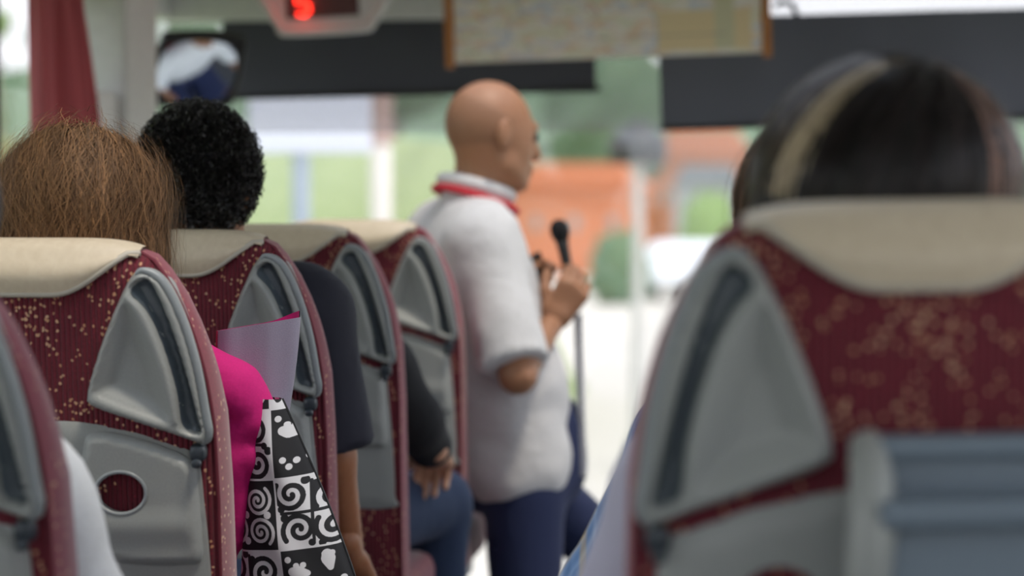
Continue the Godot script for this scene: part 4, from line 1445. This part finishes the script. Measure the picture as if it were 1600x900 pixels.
func people() -> void:
	var V := func(x: float, y: float, z: float): return Vector3(x, y, z)
	# guide, standing in the aisle and facing right
	var g0 := Vector3(-0.68, -0.36, -5.75)
	var J := {"pelvis": Vector3(-0.645, 0.585, -5.75), "waist": Vector3(-0.655, 0.76, -5.75), "chest": Vector3(-0.742, 0.975, -5.75), "neck": Vector3(-0.735, 1.155, -5.76), "head": Vector3(-0.690, 1.323, -5.75),
		"shl": Vector3(-0.835, 1.075, -5.90), "shr": Vector3(-0.695, 1.075, -5.62), "ell": Vector3(-0.66, 0.83, -6.02), "elr": Vector3(-0.605, 0.79, -5.50), "wrl": Vector3(-0.625, 0.93, -5.87), "wrr": Vector3(-0.545, 0.900, -5.68),
		"hipl": Vector3(-0.66, 0.55, -5.83), "hipr": Vector3(-0.61, 0.52, -5.67), "knl": Vector3(-0.445, 0.34, -5.97), "knr": Vector3(-0.60, 0.08, -5.66), "anl": Vector3(-0.42, 0.06, -6.02), "anr": Vector3(-0.63, -0.30, -5.66)}
	for k in J: J[k] -= g0
	J.anl.y = 0.10
	var turn := Basis(Vector3.UP, deg_to_rad(-55.0))
	var hb := turn * Basis(Vector3.RIGHT, deg_to_rad(-6.0))
	var o := make_person(g0, "bald man in a white shirt standing in the aisle holding a microphone", J, {"skin": M.skin_tan, "top": M.shirt, "trousers": M.navy, "sleeve": 0.93, "loose": 0.024, "hem": -0.095, "ripple": 0.010, "w": 0.97, "head_turn": hb, "head_size": 1.07, "cell": 0.013, "head_cell": 0.0055, "hand_cell": 0.0045,
		"hand_dir_r": Vector3(0.5, 0.8, 0.0), "palm_r": Vector3(-0.25, 0.1, -1), "thumb_r": Vector3(-0.8, 0.5, 0), "curl_r": 0.78, "tcurl": 0.6, "hand_dir_l": Vector3(0.3, 0.75, 0.5), "palm_l": Vector3(0.1, -0.3, 1), "thumb_l": Vector3(1.0, 0.3, 0), "curl_l": 0.35, "toe_l": Vector3(0.8, 0, -0.6), "toe_r": Vector3(0.9, 0, -0.4)})
	var f := Field.new(J.head - Vector3.ONE * 0.15, J.head + Vector3.ONE * 0.15, 0.006)
	f.ell(J.head + hb * Vector3(0, 0.020, 0.012) * 1.07, Vector3(0.0775, 0.0935, 0.0975) * 1.07, 0.01, hb)
	f.cut(hb * Vector3(0, 0.9, -0.43), J.head + hb * Vector3(0, 0.05, 0.02))
	f.cut(hb * Vector3(0, 0, -1), J.head + hb * Vector3(0, 0, -0.012))
	f.cut(Vector3.DOWN, J.head + Vector3(0, -0.075, 0))
	var mb := MB.new()
	f.mesh(mb)
	part("cropped_hair", mb, tri_mat("8f654b", "9a7054", 0.3, 12.0, 0.6), o)
	mb = MB.new()
	var ring := []; var ring2 := []
	for i in 28:
		var a := TAU * i / 28.0
		var q := turn * Vector3(cos(a) * 0.074, 0, sin(a) * 0.078)
		ring.append(J.neck + q + Vector3(0.006, 0.045 + 0.022 * (turn.inverse() * q).z / 0.078, 0))
		ring2.append(J.neck + q * 1.22 + Vector3(0.004, 0.018 + 0.030 * (turn.inverse() * q).z / 0.078, 0))
	mb.tube(ring, 0.016, 8, true)
	part("collar", mb, cloth("e4e4e6", 0.85, 0.05, 0.2), o)
	mb = MB.new()
	mb.tube(ring2, 0.0085, 8, true)
	mb.tube([ring2[20], ring2[20] + turn * Vector3(0.0, -0.12, -0.06), ring2[20] + turn * Vector3(0.03, -0.30, -0.09)], 0.006, 6)
	part("lanyard", mb, mat("c81f33", 0.6), o)
	# microphone with a coiled cord
	var m := thing("microphone", "black handheld microphone with a grey coiled cord in the guide's hand", "microphone", Vector3(-0.508, 0.985, -5.715))
	var up := Vector3(-0.20, 0.97, 0.06).normalized()
	var mbs := Basis(Quaternion(Vector3.UP, up))
	mb = MB.new()
	mb.lathe(Vector3.ZERO, [[0.0, -0.065], [0.009, -0.065], [0.010, -0.05], [0.0115, 0.03], [0.0135, 0.085], [0.016, 0.098], [0.0, 0.10]], 14, mbs)
	part("handle", mb, M.black, m)
	mb = MB.new()
	mb.lathe(Vector3.ZERO, [[0.0, 0.096], [0.013, 0.096], [0.020, 0.108], [0.0225, 0.122], [0.020, 0.136], [0.011, 0.146], [0.0, 0.148]], 16, mbs)
	part("windshield_ball", mb, mat("141416", 0.9), m)
	mb = MB.new()
	var cp := []
	for i in 620:
		var t := i / 619.0
		var a := t * TAU * 46.0
		cp.append(Vector3(0.016 + 0.010 * t, -0.07 - 0.37 * t, 0) + Vector3(cos(a), 0, sin(a)) * 0.0095)
	mb.tube(cp, 0.0027, 5)
	part("coiled_cord", mb, mat("b4b6be", 0.5), m)
	# phone in the other hand
	var ph := thing("phone", "small dark phone held up beside the microphone", "phone", Vector3(-0.598, 1.010, -5.78), 0.5)
	mb = MB.new()
	mb.box(Vector3.ZERO, Vector3(0.058, 0.082, 0.010), 0.004, Basis(Vector3.BACK, 0.5) * Basis(Vector3.RIGHT, 0.4))
	part("case", mb, M.black, ph)
	mb = MB.new()
	mb.box(Basis(Vector3.BACK, 0.5) * Basis(Vector3.RIGHT, 0.4) * Vector3(0, 0, -0.0052), Vector3(0.045, 0.068, 0.001), 0.0004, Basis(Vector3.BACK, 0.5) * Basis(Vector3.RIGHT, 0.4))
	part("screen", mb, mat("0c0e12", 0.1), ph)

	# brown-haired woman in the sharp seat
	J = seated({"head": Vector3(0.0, 1.150, 0.035), "neck": Vector3(0, 1.0, 0.015), "shr": Vector3(0.105, 0.92, 0), "elr": Vector3(0.11, 0.73, -0.08), "wrr": Vector3(0.05, 0.66, -0.26)})
	o = make_person(Vector3(-0.968, 0, -3.40), "passenger with long frizzy brown hair seated at the far left", J, {"skin": M.skin_fair, "top": cloth("6b3a55"), "w": 0.84, "hem": -0.05})
	var hc := Vector3(0.0, 1.160, 0.048)
	part("hair_base", shell_hair(hc, Vector3(0.108, 0.113, 0.112), -0.20, 0.009, 0.2), mat("6d4a31", 0.8), o)
	mb = MB.new()
	strands(mb, hc, Vector3(0.108, 0.1125, 0.112), {"count": 9000, "seg": 18, "length": 0.27, "depth": 0.11, "width": 0.0008, "wave": 0.008, "freq": 62.0, "fly": 0.18, "fly_out": 0.26, "clump": 7, "root": 1.45, "seed": 4, "flare": 0.06, "crown": Vector3(0.05, 1, -0.35), "swirl": 0.3},
		func(phi: float, layer: float, r: RandomNumberGenerator):
			var k: float = clampf(r.randf() * 0.75 + 0.25 * noise.get_noise_1d(phi * 300.0) + 0.12, 0, 1)
			return Color(0.10, 0.058, 0.032).lerp(Color(0.44, 0.235, 0.11), k * k))
	part("hair", mb, M.strand, o)

	# curly-haired passenger
	J = seated({"head": Vector3(0.0, 1.192, 0.04), "neck": Vector3(0, 1.04, 0.02), "chest": Vector3(0, 0.89, 0), "shl": Vector3(-0.19, 0.99, 0), "shr": Vector3(0.175, 0.985, 0.02), "elr": Vector3(0.212, 0.755, 0.02), "wrr": Vector3(0.225, 0.575, -0.08)})
	o = make_person(Vector3(-0.977, 0, -4.14), "passenger with short black curly hair and a navy short sleeve", J, {"skin": M.skin_brown, "top": cloth("191a2b", 0.8, 0.04), "w": 1.03, "sleeve": 0.97, "loose": 0.018, "cell": 0.014, "curl_r": 0.5, "hand_dir_r": Vector3(0, -0.6, -0.8), "head_turn": Basis(Vector3.UP, deg_to_rad(-8.0))})
	hc = Vector3(0.0, 1.226, 0.058)
	part("hair_base", shell_hair(hc, Vector3(0.090, 0.102, 0.106), -0.115, 0.008), mat("0e0c0c", 0.9), o)
	mb = MB.new()
	curls(mb, hc, Vector3(0.089, 0.101, 0.105), 6500, 6)
	part("curls", mb, M.curl, o)

	# small passenger whose black sleeve shows
	J = seated({"head": Vector3(0.0, 0.985, 0.02), "neck": Vector3(0, 0.86, 0.01), "chest": Vector3(0, 0.75, 0), "waist": Vector3(0, 0.65, 0), "shl": Vector3(-0.14, 0.83, 0), "shr": Vector3(0.15, 0.84, 0.0), "elr": Vector3(0.215, 0.74, 0.0), "wrr": Vector3(0.240, 0.670, -0.10), "knr": Vector3(0.20, 0.535, -0.40), "anr": Vector3(0.20, 0.12, -0.42)})
	o = make_person(Vector3(-0.955, 0, -4.89), "passenger in a black long sleeve and jeans beside the third seat", J, {"skin": M.skin_fair, "top": cloth("121318", 0.85, 0.04), "w": 0.95, "sleeve": 1.97, "cell": 0.014, "hand_dir_r": Vector3(-0.15, -0.25, -0.9), "curl_r": 0.85})
	hc = Vector3(0.0, 0.995, 0.025)
	part("hair_base", shell_hair(hc, Vector3(0.09, 0.102, 0.105), -0.08, 0.01), mat("241a14", 0.8), o)

	# near left passenger with a white sleeve
	J = seated({"shr": Vector3(0.115, 0.82, 0.0), "elr": Vector3(0.228, 0.64, 0.0), "wrr": Vector3(0.20, 0.64, -0.22)})
	o = make_person(Vector3(-0.943, 0.0, -2.645), "passenger in a white sleeve cut by the lower left corner", J, {"skin": M.skin_fair, "top": cloth("d6dade", 0.9, 0.1, 0.2, 4.0), "cell": 0.016, "loose": 0.018})
	hc = Vector3(0.0, 1.175, 0.0)
	part("hair_base", shell_hair(hc, Vector3(0.09, 0.105, 0.108), -0.08, 0.01), mat("30241c", 0.8), o)

	# woman in the large right seat
	J = seated({"head": Vector3(-0.012, 1.125, 0.03), "neck": Vector3(-0.01, 0.98, 0.01), "shl": Vector3(-0.185, 0.86, 0.0), "ell": Vector3(-0.276, 0.66, 0.0), "wrl": Vector3(-0.14, 0.60, -0.22)})
	o = make_person(Vector3(0.09, 0.046, -2.32), "woman with long dark hair and blond streaks in the large right seat", J, {"skin": M.skin_fair, "top": cloth("c3c0d2", 0.9, 0.06, 0.2), "cell": 0.016, "loose": 0.016})
	hc = Vector3(-0.010, 1.150, 0.03)
	part("hair_base", shell_hair(hc, Vector3(0.112, 0.108, 0.112), -0.24, 0.009, 0.24), mat("14110f", 0.7), o)
	mb = MB.new()
	strands(mb, hc, Vector3(0.114, 0.110, 0.114), {"count": 5200, "seg": 15, "length": 0.36, "depth": 0.09, "width": 0.0012, "wave": 0.002, "freq": 25.0, "fly": 0.03, "fly_out": 0.09, "root": 1.3, "seed": 14, "flare": 0.10, "crown": Vector3(0.30, 1, 0.2), "swirl": 0.06},
		func(phi: float, layer: float, r: RandomNumberGenerator):
			var a := wrapf(phi - PI, -PI, PI)
			if layer > 0.3 and a > -0.86 and a < -0.60: return Color(0.50, 0.40, 0.27) * r.randf_range(0.7, 1.15)
			var q := wrapf(phi, -PI, PI)
			if layer > 0.4 and q > 0.20 and q < 0.85 and r.randf() < 0.55: return Color(0.27, 0.15, 0.115) * r.randf_range(0.6, 1.2)
			if a > -0.60 and a < 0.4: return Color(0.045, 0.030, 0.022) * r.randf_range(0.5, 1.5)
			return Color(0.014, 0.011, 0.011) * r.randf_range(0.6, 1.8))
	part("hair", mb, M.strand_dark, o)

	# passenger ahead of her
	J = seated({"head": Vector3(-0.03, 1.135, 0.03), "neck": Vector3(-0.02, 0.99, 0.01), "shl": Vector3(-0.195, 0.85, 0.0), "ell": Vector3(-0.298, 0.665, -0.02), "wrl": Vector3(-0.15, 0.64, -0.24)})
	o = make_person(Vector3(0.07, 0.03, -3.06), "passenger with brown hair in a blue and yellow striped sleeve", J, {"skin": M.skin_fair, "top": M.stripes, "cell": 0.015, "loose": 0.016})
	hc = Vector3(-0.03, 1.148, 0.03)
	part("hair_base", shell_hair(hc, Vector3(0.104, 0.108, 0.108), -0.20, 0.009, 0.2), mat("4b382a", 0.8), o)
	mb = MB.new()
	strands(mb, hc, Vector3(0.106, 0.109, 0.110), {"count": 3600, "seg": 14, "length": 0.34, "depth": 0.10, "width": 0.0010, "wave": 0.004, "freq": 40.0, "fly": 0.10, "fly_out": 0.14, "root": 1.35, "seed": 24, "flare": 0.14},
		func(phi: float, layer: float, r: RandomNumberGenerator): return Color(0.07, 0.04, 0.024) * r.randf_range(0.5, 1.9))
	part("hair", mb, M.strand, o)

	# driver, seen in the cab mirror
	var ds := thing("driver_seat", "low dark driver seat below the cab mirror", "seat", Vector3(-1.22, -0.36, -6.40))
	part("seat_cushion", boxes([[Vector3(-0.24, 0.34, -0.50), Vector3(0.24, 0.45, 0.0)]], 0.04), M.black_cloth, ds)
	part("backrest", boxes([[Vector3(-0.23, 0.40, -0.02), Vector3(0.23, 1.05, 0.10)]], 0.045), M.curtain, ds)
	part("pedestal", boxes([[Vector3(-0.18, 0.0, -0.42), Vector3(0.18, 0.35, -0.05)]], 0.02), M.black, ds)
	J = seated({"ell": Vector3(-0.26, 0.74, -0.14), "wrl": Vector3(-0.18, 0.80, -0.38), "elr": Vector3(0.26, 0.74, -0.14), "wrr": Vector3(0.18, 0.80, -0.38)})
	o = make_person(Vector3(-1.22, -0.36, -6.56), "driver in a white shirt seen only in the cab mirror", J, {"skin": M.skin_tan, "top": cloth("e4e6ea", 0.85, 0.08, 0.2), "trousers": M.navy, "sleeve": 0.95, "loose": 0.02})
	part("hair_base", shell_hair(Vector3(0, 1.175, 0.0), Vector3(0.086, 0.100, 0.104), -0.07, 0.01), mat("221a16", 0.8), o)
